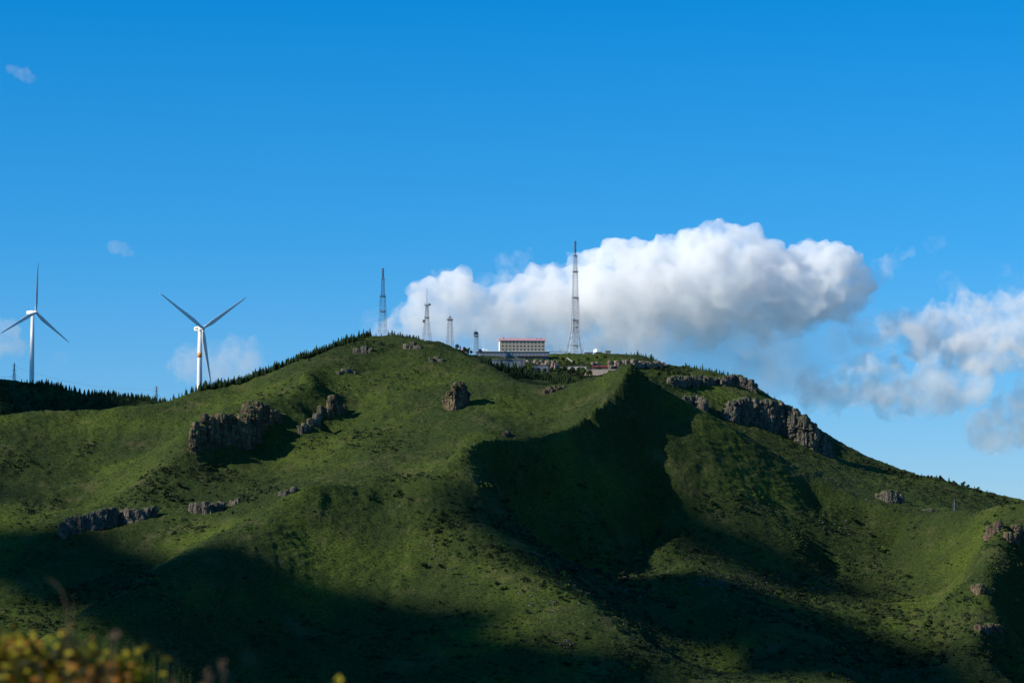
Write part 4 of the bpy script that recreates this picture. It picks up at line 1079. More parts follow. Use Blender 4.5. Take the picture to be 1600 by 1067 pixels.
rock('rock_outcrop', [(1374,780,771,8),(1382,784,768,10),(1391,786,766,10),(1400,786,767,10),(1408,784,772,7)], M_ROCKG, 'pale-streaked rock outcrop in the valley behind the right-hand skyline', seed=49, dmin=1850, rough=0.7)
rock('rock_outcrop', [(1446,798,795,8),(1453,799,794,8)], M_ROCKG, 'flat grey boulder in the right saddle', voxel=0.4, rough=0.3, seed=50)
rock('rock_bank', [(955,580,564,9),(966,576,563,12),(978,577,563,13),(990,575,562,12),(1002,574,563,12),(1014,573,564,12),(1026,572,565,11),(1036,574,567,8)], M_ROCKP, 'pinkish bare rock bank below the trees at the right end of the plateau', wf=1.1, seed=51, dmin=2080, rough=0.9, group='bare rock banks below the station')
rock('rock_bank', [(848,573,566,8),(856,576,563,10),(864,577,563,9),(870,575,566,7)], M_ROCKP, 'pale bare rock bank right of the small dark house', wf=1.1, seed=53, dmin=2080, rough=0.7, group='bare rock banks below the station')
rock('rock_bank', [(826,568,563,8),(836,569,561,9),(845,568,562,7)], M_ROCKP, 'grey-pink scree below the cream building', wf=1.1, seed=54, dmin=2080, rough=0.6, group='bare rock banks below the station')
rock('rock_bank', [(926,571,566,7),(934,571,565,8)], M_ROCKP, 'small pale rock bank above the dark red roof', wf=1.1, seed=55, dmin=2080, rough=0.5, group='bare rock banks below the station', voxel=0.4)
# right edge rocks
rock('rock_outcrop', [(1524,924,915,8),(1532,928,913,9),(1540,926,917,9),(1552,924,918,10)], M_ROCK, 'orange-brown rocks on the bright slope at the right edge', seed=57, rough=0.6, voxel=0.4)
rock('rock_outcrop', [(1553,836,822,12),(1562,832,816,14),(1545,842,832,9)], M_ROCKR, 'dark brown broken rocks high on the right-edge hill, left patch', seed=59, rough=0.8, group='broken rocks on the right-edge hill')
rock('rock_outcrop', [(1577,846,830,14),(1590,842,822,16),(1602,845,826,14),(1615,850,832,14)], M_ROCKR, 'dark brown broken rocks high on the right-edge hill, touching the frame', seed=61, rough=0.9, group='broken rocks on the right-edge hill')
rock('rock_outcrop', [(1530,990,978,10),(1545,986,976,12),(1560,988,978,14)], M_ROCKR, 'dark rocky brow at the top of the shaded lower right face', seed=63, rough=0.7)
# scattered boulders: one mesh each, shared
def boulder_mesh(i):
    bm = bmesh.new(); bmesh.ops.create_icosphere(bm, subdivisions=2, radius=1.0); rs = random.Random(i)
    for v in bm.verts:
        v.co *= 1 + 0.35 * mnoise.noise(v.co * 1.4 + Vector((i * 9, 0, 0))); v.co.z *= 0.7
    me = bpy.data.meshes.new('boulder'); bm.to_mesh(me); bm.free(); me.materials.append(M_ROCK); return me
BO = [boulder_mesh(i) for i in range(4)]
rs = random.Random(5)
bspots = [(x, y, .6) for x, y in ((300,925),(292,933),(286,940),(330,905),(342,898),(356,888),(366,878),(281,952),(275,960),(349,893),(380,868),(265,968),
          (945,610),(938,618),(931,625),(952,603),(958,597),(925,632),(700,652),(745,651),(768,655),(622,660),(905,640),(470,600),(447,612),(350,628),(660,675),(810,662),(798,664),(506,960),(512,930),(520,942),
          (1440,850),(1500,870),(1535,862),(1455,885))]
for px, py, s_ in bspots:
    p = hit(px + rs.uniform(-2, 2), py + rs.uniform(-1, 1)); o = link_mesh('boulder', rs.choice(BO)); s2 = s_ * rs.uniform(0.6, 1.5)
    o.location = p; o.scale = (s2, s2, s2); o.rotation_euler = (0, 0, rs.uniform(0, 6.28))
    tag(o, 'small pale boulder lying in the grass on the hillside', 'boulder', 'pale boulders scattered in the grass')

# ------------------------------------------------------------------ trees
def conifer_mesh(i, h=6.0):
    rs = random.Random(100 + i); mb = MB(); w = h * rs.uniform(0.17, 0.24)
    mb.bar((0, 0, -0.8), (0, 0, h * 0.9), 0.22, 5, 0.04, 1)
    tiers = 11
    for k in range(tiers):
        f = k / tiers; z = h * (0.10 + 0.88 * f); r = w * (1 - f) ** 0.85 + 0.08; nb = 9 if f < 0.6 else 6
        for j in range(nb):
            a = 2 * math.pi * (j + rs.random() * 0.8) / nb; rr_ = r * rs.uniform(0.65, 1.2); dz = -h * 0.05 * rs.uniform(0.5, 1.4)
            wd = rr_ * 0.42
            tip = Vector((math.cos(a) * rr_, math.sin(a) * rr_, z + dz)); s_ = Vector((-math.sin(a), math.cos(a), 0)) * wd
            m_ = Vector((math.cos(a) * rr_ * 0.55, math.sin(a) * rr_ * 0.55, z + dz * 0.3))
            mb.add([(0, 0, z + h * 0.055), m_ - s_, tip, m_ + s_, (math.cos(a) * rr_ * 0.4, math.sin(a) * rr_ * 0.4, z - h * 0.06)], [(0, 1, 2), (0, 2, 3), (1, 4, 2), (2, 4, 3)])
    mb.bar((0, 0, h * 0.85), (0, 0, h), 0.15, 3, 0.02)
    return mb.mesh('conifer_tree', [M_CON, M_BARK])
CON = [conifer_mesh(i) for i in range(8)]
n_con = 0
def conifer(px, py, D, s_, label, group, sink=0.0):
    global n_con
    p = W(px, py, D); z = gz(p.x, D)
    o = link_mesh('conifer_tree', CON[n_con % 8]); n_con += 1
    o.location = (p.x, D, z - 0.2 - sink); o.scale = (s_ * rs.uniform(0.9, 1.25), s_ * rs.uniform(0.9, 1.25), s_); o.rotation_euler = (0, 0, rs.uniform(0, 6.28))
    tag(o, label, 'tree', group)
rs = random.Random(42)
def row(pts, n, Doff, sz, label, group, jit=1.5, Dj=6):
    xs = [p[0] for p in pts]; Ds = [p[1] for p in pts]
    for i in range(n):
        px = xs[0] + (xs[-1] - xs[0]) * (i + rs.uniform(0.1, 0.9)) / n
        D = float(np.interp(px, xs, Ds)) + Doff + rs.uniform(-Dj, Dj)
        conifer(px, 600, D, sz * rs.uniform(0.65, 1.3), label, group)
crest = [(240,1920),(310,1935),(360,1950),(420,1965),(480,1980),(540,1995),(580,2000)]
L1_ = 'dark conifer in the rear row of the plantation climbing the crest to the summit'
G1_ = 'conifers along the crest left of the summit'
L0_ = 'dark conifer in the row along the crest behind the orange-ringed turbine'
L3_ = 'dark conifer in the front row of the plantation climbing the crest to the summit'
row(crest[:3], 26, 14, 0.8, L0_, G1_); row(crest[1:], 46, 8, 0.85, L3_, G1_, Dj=4); row(crest[2:-1], 40, 18, 1.1, L1_, G1_, Dj=6)
row([(40,2140),(240,2110)], 34, 0, 0.9, 'dark conifer in the row at the foot of the far-left hill', 'conifers at the foot of the far-left hill', Dj=14)
row([(100,2284),(240,2240)], 18, 0, 0.75, 'small dark tree on the crest of the far-left hill', 'trees on the crest of the far-left hill', Dj=5)
row([(560,1999),(640,2000)], 14, 4, 0.45, 'small conifer on the round summit by the blue-grey tower', 'conifers on the summit', Dj=5)
L2_ = 'dark conifer in the belt running down right from the summit, above the saddle'
G2_ = 'conifers in the belt right of the summit'
row([(612,2002),(680,1991),(720,1977),(760,1957)], 40, 4, 0.6, 'small dark conifer in the thin top end of the belt beside the summit', G2_, Dj=5)
row([(690,2010),(720,2030),(780,2075),(830,2080),(900,2060)], 42, 0, 0.75, L2_, G2_, Dj=9)
row([(975,2268),(1028,2264)], 20, 0, 0.75, 'conifer in the clump crowning the right end of the plateau', 'conifers on the right end of the plateau', Dj=6)
row([(1066,2268),(1110,2266),(1165,2262)], 30, 0, 0.75, 'conifer on the crest above the upper far cliff', 'conifers above the far cliffs', Dj=7)
row([(1170,2256),(1240,2232),(1300,2214)], 14, 0, 0.5, 'small tree clinging to the steep edge of the biggest far cliff', 'trees on the edge of the biggest cliff', Dj=3)

def crown_mesh(i, r=2.0, h=4.2, nl=520, mat=None, leaf=0.34, trunk=True, name='crown'):
    rs_ = np.random.default_rng(200 + i); lob = []
    for k in range(9):
        a = rs_.uniform(0, 6.28); q_ = rs_.uniform(0.15, 0.75) * r
        lob.append((math.cos(a) * q_, math.sin(a) * q_, h * rs_.uniform(0.38, 0.88), r * rs_.uniform(0.32, 0.55)))
    V = []; F = []
    for k in range(nl):
        lx, ly, lz, lr = lob[k % 9]; d = rs_.normal(size=3); d /= np.linalg.norm(d); d[2] = abs(d[2]) if rs_.random() < 0.65 else d[2]
        c = np.array([lx, ly, lz]) + d * lr * rs_.uniform(0.7, 1.05)
        n_ = d + rs_.normal(size=3) * 0.6; n_ /= np.linalg.norm(n_)
        u = np.cross(n_, [0, 0, 1.0]) + 1e-3; u /= np.linalg.norm(u); v = np.cross(n_, u); s_ = leaf * rs_.uniform(0.6, 1.3)
        b0 = len(V); V += [c - u * s_, c - v * s_ * 0.7, c + u * s_, c + v * s_ * 0.7]; F.append((b0, b0 + 1, b0 + 2, b0 + 3))
    return mesh_np(name, V, F, [mat])
def trunk_mesh(h=3.0):
    mb = MB(); mb.bar((0, 0, -0.8), (0.1, 0, h * 0.55), 0.36, 6, 0.22)
    for a in (0.3, 2.2, 4.3): mb.bar((0.1, 0, h * 0.45), (math.cos(a) * 0.9, math.sin(a) * 0.9, h * 0.95), 0.16, 5, 0.05)
    return mb.mesh('trunk', M_BARK)
CRD = [crown_mesh(i, mat=M_BUSHD) for i in range(3)]; CRM = [crown_mesh(10 + i, mat=M_BUSHM) for i in range(3)]; CRL = [crown_mesh(20 + i, mat=M_BUSHL) for i in range(3)]
TRK = trunk_mesh()
def tree(p, s_, meshes, label, group, name='broadleaf_tree', cat='tree', hz=1.0):
    root = empty(name, (p.x, p.y, p.z - 0.1), rs.uniform(0, 6.28)); root.scale = (s_, s_, s_ * hz)
    link_mesh('crown', rs.choice(meshes), root); link_mesh('trunk', TRK, root)
    tag(root, label, cat, group); return root
# trees along the far right crest
for i in range(34):
    px = 1378 + (1600 - 1378) * (i + rs.uniform(0.1, 0.9)) / 34
    D = float(np.interp(px, [1378, 1450, 1500, 1600], [2203, 2199, 2189, 2158])) + rs.uniform(-8, 4); p = W(px, 600, D); p.z = gz(p.x, D)
    if i % 3 == 0: conifer(px, 600, D, 0.85 * rs.uniform(0.7, 1.2), 'pointed tree on the far crest at the right of the picture', 'trees on the far right crest')
    else: tree(p, rs.uniform(0.6, 1.15), CRD, 'rounded dark tree on the far crest at the right of the picture', 'trees on the far right crest')
for px, py in ((1330,722),(1338,724),(1346,726),(1355,729),(1362,731),(1369,734),(1374,737)):
    p = W(px, 600, 2206); p.z = gz(p.x, 2206); tree(p, rs.uniform(0.5, 0.8), CRD, 'rounded dark tree on the far crest at the right of the picture', 'trees on the far right crest')
# leafy trees around the station
for px, py, s_ in ((730,548,1.0),(736,550,.8),(725,545,.9),(820,580,1.0),(830,583,1.2),(842,584,1.0),(850,586,1.1),(862,585,1.2),(872,586,1.1),(882,583,1.3),(893,587,1.4),(904,584,1.2),(912,588,1.5),(920,590,1.2),(900,592,1.2),(838,578,.8),(884,573,.9),(896,570,.8),(866,570,.7),(905,567,.8),(918,566,.9),(880,565,.8),(932,563,.7),(946,563,.8),
                   (955,588,1.0),(945,592,.9),(1034,581,1.0),(1044,584,.9),(1052,588,1.1),(1060,586,.8),(1030,590,1.0),(1068,580,.9),(1045,577,.9),(1056,578,.7),(1075,578,.8)):
    p = hit(px, py, 2060); tree(p, s_, CRD if rs.random() < .5 else CRM, 'leafy bush-like tree on the bank below the station', 'leafy trees below the station')
# bushes in the gullies
BL = 'fresh green bush catching the light in the dark lower hollow'; BG = 'fresh green bushes in the lower hollows'
for px, py, s_ in ((752,765,.8),(762,763,1.4),(768,766,1.2),(776,770,.8),(806,778,.9),(810,785,.7),(836,785,.7),(800,803,.8),(845,822,.9),(803,815,.8),(836,875,.9),(907,845,.9),(913,868,.9),(925,869,1.2),(933,870,.9),(952,868,1.2),(1000,868,1.3),(880,900,1.3),
                   (886,908,1.5),(886,920,1.3),(885,934,1.4),(904,943,1.2),(870,928,.9),(841,958,.8),(810,868,.7),(816,925,.8),(775,915,1.0),(782,925,1.1),(790,922,1.0),(765,918,.8),(916,1003,1.1),(990,1050,1.6),(1000,1042,1.4),(1052,1044,1.5),(1060,1050,1.3),(1075,1052,1.2),(1084,1060,1.2),(965,985,1.4),
                   (1180,778,1.0),(1186,775,1.2),(1192,782,.9),(1370,865,1.8),(1381,862,1.6),(1388,868,1.2),(1330,800,.7),(483,935,1.5),(1268,935,1.3),(1258,924,1.2),(1220,930,1.3),(1226,936,1.1),(1295,918,1.2),(1308,965,1.3),(1320,962,1.3),(1337,985,1.2),(1307,985,1.3),(1318,1018,1.1),(1380,1025,1.3),(1370,1055,1.4),(1408,1000,1.3),(1385,1005,1.2),
                   (1415,1040,1.5),(1425,1048,1.5),(1445,980,1.5),(1452,976,1.3),(1346,1045,1.3),(1365,1032,1.2),(1300,1060,1.2),(1253,1030,1.1),(1248,1005,1.2),(1238,998,1.1),(1500,930,1.1),(1507,938,1.2),(1495,942,1.0),(1590,945,1.5),(1582,1045,1.2),(1475,1000,1.2),(1470,1010,1.2),(1462,1040,1.4),(1455,1055,1.4),(1480,985,1.1)):
    p = hit(px, py)
    BL = ('fresh green bush in the dark hollow below the shaded spur' if px < 830 and py < 850 else 'fresh green bush in the middle gully below the shaded hollow' if px < 960 and py < 950 else 'fresh green bush low in the middle gully near the bottom edge' if px < 1120
          else 'bright bush on the dark slope above the right basin' if py < 880 else 'green bush on the lit strip at the right edge above the gully' if px > 1460 else 'green bush in the dark basin at the lower right')
    tree(p, s_ * 0.62, CRL if rs.random() < .5 else CRM, BL, BG, 'green_bush', 'bush', 0.85)
for px, py, s_ in ((210,917,.8),(195,925,.8),(182,932,.7),(170,937,.7),(160,945,.7),(235,905,.8),(248,898,.8),(262,892,.9),(275,886,.9),(290,880,.9),(300,873,.8),(224,910,.6),(145,952,.6),(132,960,.6),(120,968,.7)):
    p = hit(px, py + 3); tree(p, s_ * 0.6, CRL, 'bright green bush on the sunlit edge of the lowest spur', 'bushes on the sunlit lowest spur', 'green_bush', 'bush', 0.75)
DB = 'dark bush on the shaded lower slopes'
for k in range(95):
    if k < 30: px, py = rs.uniform(1150, 1480), rs.uniform(880, 1060)
    elif k < 50: px, py = rs.uniform(820, 1120), rs.uniform(860, 1060)
    elif k < 62: px, py = rs.uniform(240, 350), rs.uniform(735, 790)
    elif k < 75: px, py = rs.uniform(640, 800), rs.uniform(790, 930)
    elif k < 85: px, py = rs.uniform(1240, 1380), rs.uniform(800, 870)
    else: px, py = rs.uniform(1080, 1180), rs.uniform(765, 800)
    DB = ('dark bush in the basin at the lower right' if k < 30 else 'dark bush in the middle gully' if k < 50 else 'dark bush on the ledge under the big crag' if k < 62 else 'dark bush on the slope beside the rounded knoll' if k < 75
          else 'dark bush on the right-hand slope below the saddle' if k < 85 else 'dark bush in the thicket on the big right-hand slope')
    p = hit(px, py); tree(p, rs.uniform(0.5, 1.15), CRD, DB, 'dark bushes on the lower slopes', 'dark_bush', 'bush', 0.7)
tree(hit(697, 604), 0.45, CRL, 'small green bush on top of the lone tan rock', None, 'green_bush', 'bush', 0.8)

# ------------------------------------------------------------------ low scrub and tussocks: nobody could count them
def template(n, seed, flat=0.8, spread=1.0, qs=1.0):
    r_ = np.random.default_rng(seed); V = []; F = []
    for k in range(n):
        d = r_.normal(size=3); d /= np.linalg.norm(d); d[2] = abs(d[2]) * flat
        c = d * r_.uniform(0.55, 1.0) * spread
        n_ = d + r_.normal(size=3) * 0.5; n_ /= np.linalg.norm(n_)
        u = np.cross(n_, [0.3, 0.2, 1.0]); u /= np.linalg.norm(u); v = np.cross(n_, u); s_ = r_.uniform(0.35, 0.62) * qs
        b0 = len(V); V += [c - u * s_, c - v * s_ * .8, c + u * s_, c + v * s_ * .8]; F.append((b0, b0 + 1, b0 + 2, b0 + 3))
    return np.array(V), np.array(F)
def scatter(name, n, mat, size, dens, label, nq=9, seed=1, flat=0.8, rngD=(1390, 2300)):
    r_ = np.random.default_rng(seed)
    D = np.sqrt(r_.uniform(rngD[0] ** 2, rngD[1] ** 2, n)); a = r_.uniform(-0.198, 0.198, n); x = a * D
    zb = smooth_h(x, D)
    px, py = to_px(x, D, zb)
    pr = dens(px, py, x, D, zb)
    ok = r_.random(n) < pr
    x, D = x[ok], D[ok]; z = ground(x, D); m = len(x)
    s_ = r_.uniform(size[0], size[1], m) * r_.uniform(0.7, 1.2, m); rot = r_.uniform(0, 6.28, m); hz = r_.uniform(0.55, 1.0, m)
    Vs = []; Fs = []; off = 0
    for t_i in range(4):
        sel = np.arange(m) % 4 == t_i; V, F = template(nq, seed * 10 + t_i, flat, qs=(1.0 if nq < 20 else 0.42)); k = sel.sum()
        if k == 0: continue
        c_, n_ = np.cos(rot[sel])[:, None], np.sin(rot[sel])[:, None]; ss = s_[sel][:, None]
        vx = (V[None, :, 0] * c_ - V[None, :, 1] * n_) * ss + x[sel][:, None]; vy = (V[None, :, 0] * n_ + V[None, :, 1] * c_) * ss + D[sel][:, None]
        vz = V[None, :, 2] * ss * hz[sel][:, None] + z[sel][:, None]
        Vs.append(np.stack([vx, vy, vz], -1).reshape(-1, 3)); Fs.append((F[None] + (np.arange(k) * len(V))[:, None, None] + off).reshape(-1, 4)); off += k * len(V)
    o = link_mesh(name, mesh_np(name, np.concatenate(Vs), np.concatenate(Fs), [mat]))
    tag(o, label, kind='stuff'); return m
def ell(px, py, L):
    s_ = np.zeros_like(px)
    for cx, cyy, rx, ry, w, ang in L:
        ca, sa = math.cos(R(ang)), math.sin(R(ang)); dx, dy = px - cx, py - cyy
        q_ = ((dx * ca + dy * sa) / rx) ** 2 + ((-dx * sa + dy * ca) / ry) ** 2
        s_ = np.maximum(s_, w * np.clip(1.6 - 1.1 * q_, 0, 1))
    return s_
# places (in the view) of thick scrub, some added to deepen shade: centre, radii, strength, tilt
THICK = [(620,1020,320,70,.5,0),(120,940,220,60,.6,0),(860,810,130,90,.55,30),(1250,1030,200,50,.7,0),(300,765,70,30,1,-8),(395,760,45,25,.7,-10),(230,760,60,16,.8,-38),(130,830,60,14,.8,-20),(290,830,45,16,.6,0),(860,900,190,45,1,38),(700,830,70,25,.8,35),(960,900,120,45,.9,15),(1080,860,110,40,.8,5),  # first broad patches darken the lower slopes in place of shade
         (1300,960,170,80,1,20),(1290,840,70,40,.9,0),(1350,880,80,30,.8,25),(1170,785,70,22,.9,-5),(1420,1010,60,50,1,40),(1490,960,40,40,.8,-60),(1000,1010,130,50,.9,25),(900,1040,90,30,.8,30),(560,1050,80,25,.4,0),
         (1560,1030,60,50,.9,0),(1580,850,50,50,.5,0),(780,740,60,30,.6,20),(880,800,90,50,.5,30),(1040,590,70,16,1,15),(880,578,70,14,1,5),(570,540,50,12,.8,0),(440,610,70,10,.6,-25),(520,610,35,20,.5,30),(490,690,25,12,.7,0),
         (590,690,50,20,.5,0),(610,600,60,16,.4,-20),(350,720,50,14,.7,-20),(110,710,40,16,.6,-20),(20,720,40,22,.6,0),(60,800,40,30,.5,0),(640,750,80,7,.7,0),(1130,630,60,12,.5,20),(1250,690,90,16,.4,35),(1480,770,90,20,.5,10),(1380,740,60,14,.5,20),(1200,870,80,30,.6,0),
         (640,790,50,14,.7,30),(560,780,40,12,.4,0),(1440,830,60,20,.5,20),(1100,610,70,10,.5,8)]
def d_dark(px, py, x, D, zb):
    nz = fbm(x / 22, D / 22, octaves=3, seed=71)
    t_ = ell(px, py, THICK)
    return np.clip((t_ + 0.03) * np.clip(0.75 + nz * 1.1, 0, 1), 0, 1) * 0.9 * (D < 2330)
def d_tuft(px, py, x, D, zb):
    nz = fbm(x / 9, D / 9, octaves=3, seed=81) + 0.5 * fbm(x / 50, D / 50, octaves=2, seed=83)
    tr = vnoise(x / 16, (zb + D * 0.08) / 1.5, seed=85)
    return np.clip(0.35 + 0.75 * nz + 0.35 * tr, 0.02, 1)
def d_sage(px, py, x, D, zb):
    nz = fbm(x / 26, D / 26, octaves=2, seed=91)
    return np.clip(ell(px, py, [(1080,890,140,35,1,10),(940,920,110,30,.9,20),(1000,900,90,30,.8,0),(700,880,60,15,.9,30),(830,930,50,18,.8,25),(1240,915,80,18,.8,0),(1330,820,50,20,.5,0),(930,1030,80,15,.7,25),(1380,1055,70,14,.6,0)]) * (0.5 + nz), 0, 1)
scatter('hillside_scrub', 110000, M_BUSHD, (0.5, 1.5), d_dark, 'dark low scrub in the hollows and gullies, some added to deepen shade', 9, 3)
scatter('thicket', 17000, M_BUSHD, (1.4, 2.8), lambda *a: d_dark(*a) ** 1.5, 'rounded dark thickets in the hollows, some added to deepen shade', 46, 4, 0.9)
scatter('green_thicket', 2600, M_BUSHM, (1.2, 2.4), lambda *a: d_dark(*a) ** 2, 'green rounded thickets among the dark ones', 46, 6, 0.9)
scatter('green_scrub', 26000, M_BUSHM, (0.4, 1.2), d_dark, 'green low scrub mixed into the dark thickets', 12, 5)
scatter('grey_scrub', 60000, M_SAGE, (0.5, 1.3), d_sage, 'grey-brown twiggy scrub in the lower gully', 12, 7)
def d_fresh(px, py, x, D, zb):  # fresh growth whose bright colour also carries the sun on the spur edges
    nz = fbm(x / 14, D / 14, octaves=3, seed=101)
    return np.clip(ell(px, py, [(405,808,60,13,1,-40),(330,862,60,13,1,-40),(260,905,55,13,1,-36),(190,945,55,13,1,-33),(130,975,40,10,1,-32),(455,775,30,8,.8,-25),(540,762,60,6,.6,0),(1500,990,22,70,.8,22),(1530,890,40,40,.6,0),(1460,1040,20,40,.9,25),
        (730,722,50,10,.5,-35),(250,700,70,14,.5,-40),(1170,965,40,10,.8,5),(640,560,30,20,0,0),(930,615,40,12,.5,-40)]) * (0.55 + 0.9 * nz), 0, 1)
scatter('fresh_sunlit_scrub', 60000, M_FRESH, (0.35, 0.95), d_fresh, 'fresh green low growth on the spur edges, brighter to carry the sunlight', 9, 8, 0.8)
def d_terr(px, py, x, D, zb):  # contour lines of scrub, laid dense to darken the right-facing slope
    tr = vnoise(x / 13, (zb + D * 0.06) / 1.25, seed=111) + 0.6 * vnoise(x / 5, zb / 0.8, seed=113)
    return np.clip(ell(px, py, [(1110,720,190,95,1,32),(1040,650,90,50,1,30),(1300,830,160,50,.8,15),(900,990,200,70,.8,20),(600,860,200,60,.5,10),(640,560,80,30,.5,0),(1180,690,60,20,.6,35),(420,900,120,50,.6,-20),(1420,780,120,30,.5,15),(560,690,140,60,.35,0)]) * (0.30 + 1.0 * tr), 0, 1)
def d_far(px, py, x, D, zb):  # pale growth lightens the far slope in place of aerial haze
    return np.clip(ell(px, py, [(1150,640,60,14,.8,10),(1230,715,110,26,1,35),(1320,770,60,14,.8,15),(1400,770,120,24,.6,10),(1080,610,50,14,.6,15)]) * (0.5 + fbm(x / 20, D / 20, octaves=2, seed=121)), 0, 1) * (D > 1930)
scatter('hazed_far_grass', 30000, M_FARG, (0.4, 1.0), d_far, 'grey-green growth added to pale the far slope below the cliffs like haze', 8, 14, 0.7)
scatter('contour_scrub', 130000, M_BUSHD, (0.3, 0.85), d_terr, 'dark scrub in thin lines along the contour, added to darken the slopes', 7, 12, 0.7)
scatter('hillside_tussocks', 210000, M_TUFT, (0.25, 0.7), d_tuft, 'small grass tussocks all over the hillsides', 5, 9, 0.7)
scatter('dark_tussocks', 16000, M_BUSHD, (0.2, 0.6), d_tuft, 'small dark heather-like tufts all over the hillsides', 5, 10, 0.7)

def wood(name, pts, n, Doff, Dj, sz, label, seed):
    r_ = random.Random(seed); V = []; F3 = []; off = 0; V2 = []
    data = []
    for m in CON[:4]:
        co = np.array([v.co[:] for v in m.vertices]); tri = []
        m.calc_loop_triangles(); tri = np.array([t.vertices[:] for t in m.loop_triangles]); data.append((co, tri))
    Vs = []; Fs = []
    for i in range(n):
        px = pts[0][0] + (pts[-1][0] - pts[0][0]) * r_.random(); D = float(np.interp(px, [p[0] for p in pts], [p[1] for p in pts])) + Doff + r_.uniform(-Dj, Dj)
        p = W(px, 600, D); z = gz(p.x, D); co, tri = data[i % 4]; s_ = sz * r_.choice((0.5, 0.7, 0.8, 0.9, 1.0, 1.3)) * r_.uniform(0.8, 1.15); a = r_.uniform(0, 6.28); ca, sa = math.cos(a), math.sin(a)
        w = s_ * r_.uniform(1.0, 1.5)
        Vs.append(np.stack([(co[:, 0] * ca - co[:, 1] * sa) * w + p.x, (co[:, 0] * sa + co[:, 1] * ca) * w + D, co[:, 2] * s_ + z - 0.2], -1)); Fs.append(tri + off); off += len(co)
    o = link_mesh(name, mesh_np(name, np.concatenate(Vs), np.concatenate(Fs), [M_CON])); tag(o, label, kind='stuff')
wood('conifer_wood', crest[1:], 900, 12, 10, 0.88, 'dense dark conifer plantation behind the left crest', 3)
wood('conifer_wood', [(40,2140),(240,2110)], 160, 10, 20, 0.8, 'dense conifers at the foot of the far-left hill', 4)
wood('conifer_wood', [(606,2002),(680,1991),(720,1977),(760,1957),(790,1943)], 300, 4, 4, 0.62, 'dense dark conifers just behind the crest right of the summit', 9)
wood('conifer_wood', [(612,2015),(680,2015),(720,2025),(780,2065),(830,2078),(905,2060)], 620, 0, 18, 0.75, 'dense dark conifer belt right of the summit', 5)
wood('conifer_wood', [(1066,2270),(1110,2268),(1165,2264)], 90, 2, 7, 0.65, 'dense trees on the crest above the upper far cliff', 6)

def wood_area(name, n, D0, D1, px0, px1, cond, sz, label, seed):
    r_ = np.random.default_rng(seed); D = r_.uniform(D0, D1, n); px = r_.uniform(px0, px1, n); x = (px - 800) / FPX * D; z = ground(x, D); _, py = to_px(x, D, z)
    ok = cond(px, py, D); Vs = []; Fs = []; off = 0
    for k, i in enumerate(np.nonzero(ok)[0]):
        m = CON[k % 4]; co = np.array([v.co[:] for v in m.vertices]) if k < 4 else WC[k % 4][0]
        if k < 4:
            m.calc_loop_triangles(); WC[k] = (co, np.array([t.vertices[:] for t in m.loop_triangles]))
        s_ = sz * r_.uniform(0.6, 1.3)
        Vs.append(WC[k % 4][0] * np.array([s_ * 1.3, s_ * 1.3, s_]) + np.array([x[i], D[i], z[i] - 0.2])); Fs.append(WC[k % 4][1] + off); off += len(co)
    o = link_mesh(name, mesh_np(name, np.concatenate(Vs), np.concatenate(Fs), [M_CON])); tag(o, label, kind='stuff')
WC = {}
wood_area('conifer_wood', 1500, 2130, 2300, -150, 290, lambda px, py, D: (py > 601), 0.8, 'dark conifer wood covering the face of the far-left hill', 8)

# ------------------------------------------------------------------ plants right in front of the camera
def fg_shrub(px, py_top, D, width, height, n, mats, label, seed, stems=34, leaf=0.0115):
    r_ = np.random.default_rng(seed); top = W(px, py_top, D); g = float(smooth_h(np.array([top.x]), np.array([D]))[0])
    root = empty('flowering_shrub', (top.x, D, g)); H_ = top.z - g
    mb = MB(); tips = []
    for k in range(stems):
        a = r_.uniform(0, 6.28); q_ = width / 2 * math.sqrt(r_.random()); e = Vector((math.cos(a) * q_, math.sin(a) * q_ * 0.8, H_ * (1 - 0.035 * (q_ / (width / 2)) ** 2) * r_.uniform(0.955, 1.0)))
        b_ = Vector((e.x * 0.25, e.y * 0.25, -0.05)); m_ = b_.lerp(e, 0.5) + Vector((0, 0, 0.08))
        mb.bar(b_, m_, 0.014, 5, 0.009); mb.bar(m_, e, 0.009, 5, 0.004); tips.append((m_, e))
    mb.build('stems', M_BARK, root)
    for mi, (m, part) in enumerate(mats):
        V = []; F = []
        for k in range(n // len(mats)):
            m_, e = tips[int(r_.integers(len(tips)))]
            if (e.x * 7 + math.sin(e.x * 31) + e.y * 3) % 1.0 < 0.5 and r_.random() < 0.6: m_, e = tips[(mi * 7 + int(e.x * 50)) % len(tips)]
            f = 1 - 0.22 * r_.random() ** 1.2; c = np.array(m_.lerp(e, f * 1.0)) + r_.normal(size=3) * 0.022
            d = r_.normal(size=3); d /= np.linalg.norm(d); u = np.cross(d, [0, 0, 1.0]); u /= np.linalg.norm(u); v = np.cross(d, u); s_ = leaf * r_.uniform(0.6, 1.4)
            b0 = len(V); V += [c - u * s_, c - v * s_ * 0.5, c + u * s_, c + v * s_ * 0.5]; F.append((b0, b0 + 1, b0 + 2, b0 + 3))
        link_mesh(part, mesh_np(part, V, F, [m]), root)
    tag(root, label, 'shrub', 'shrubs in front of the camera'); return root
M_FY = leaf_mat('yellow_green_leaf', (0.22, 0.185, 0.010)); M_FO = leaf_mat('rust_orange_leaf', (0.20, 0.085, 0.012)); M_FB = leaf_mat('dark_leaf', (0.03, 0.035, 0.012)); M_FR = leaf_mat('dry_brown_head', (0.12, 0.08, 0.05))
YM = [(M_FY, 'yellow_leaves'), (M_FY, 'green_leaves'), (M_FO, 'rust_flowers'), (M_FB, 'dark_leaves')]
fg_shrub(30, 1000, 6.2, 0.22, 1.5, 11000, YM, 'blurred yellow and rust shrub in the bottom left corner, leftmost', 1)
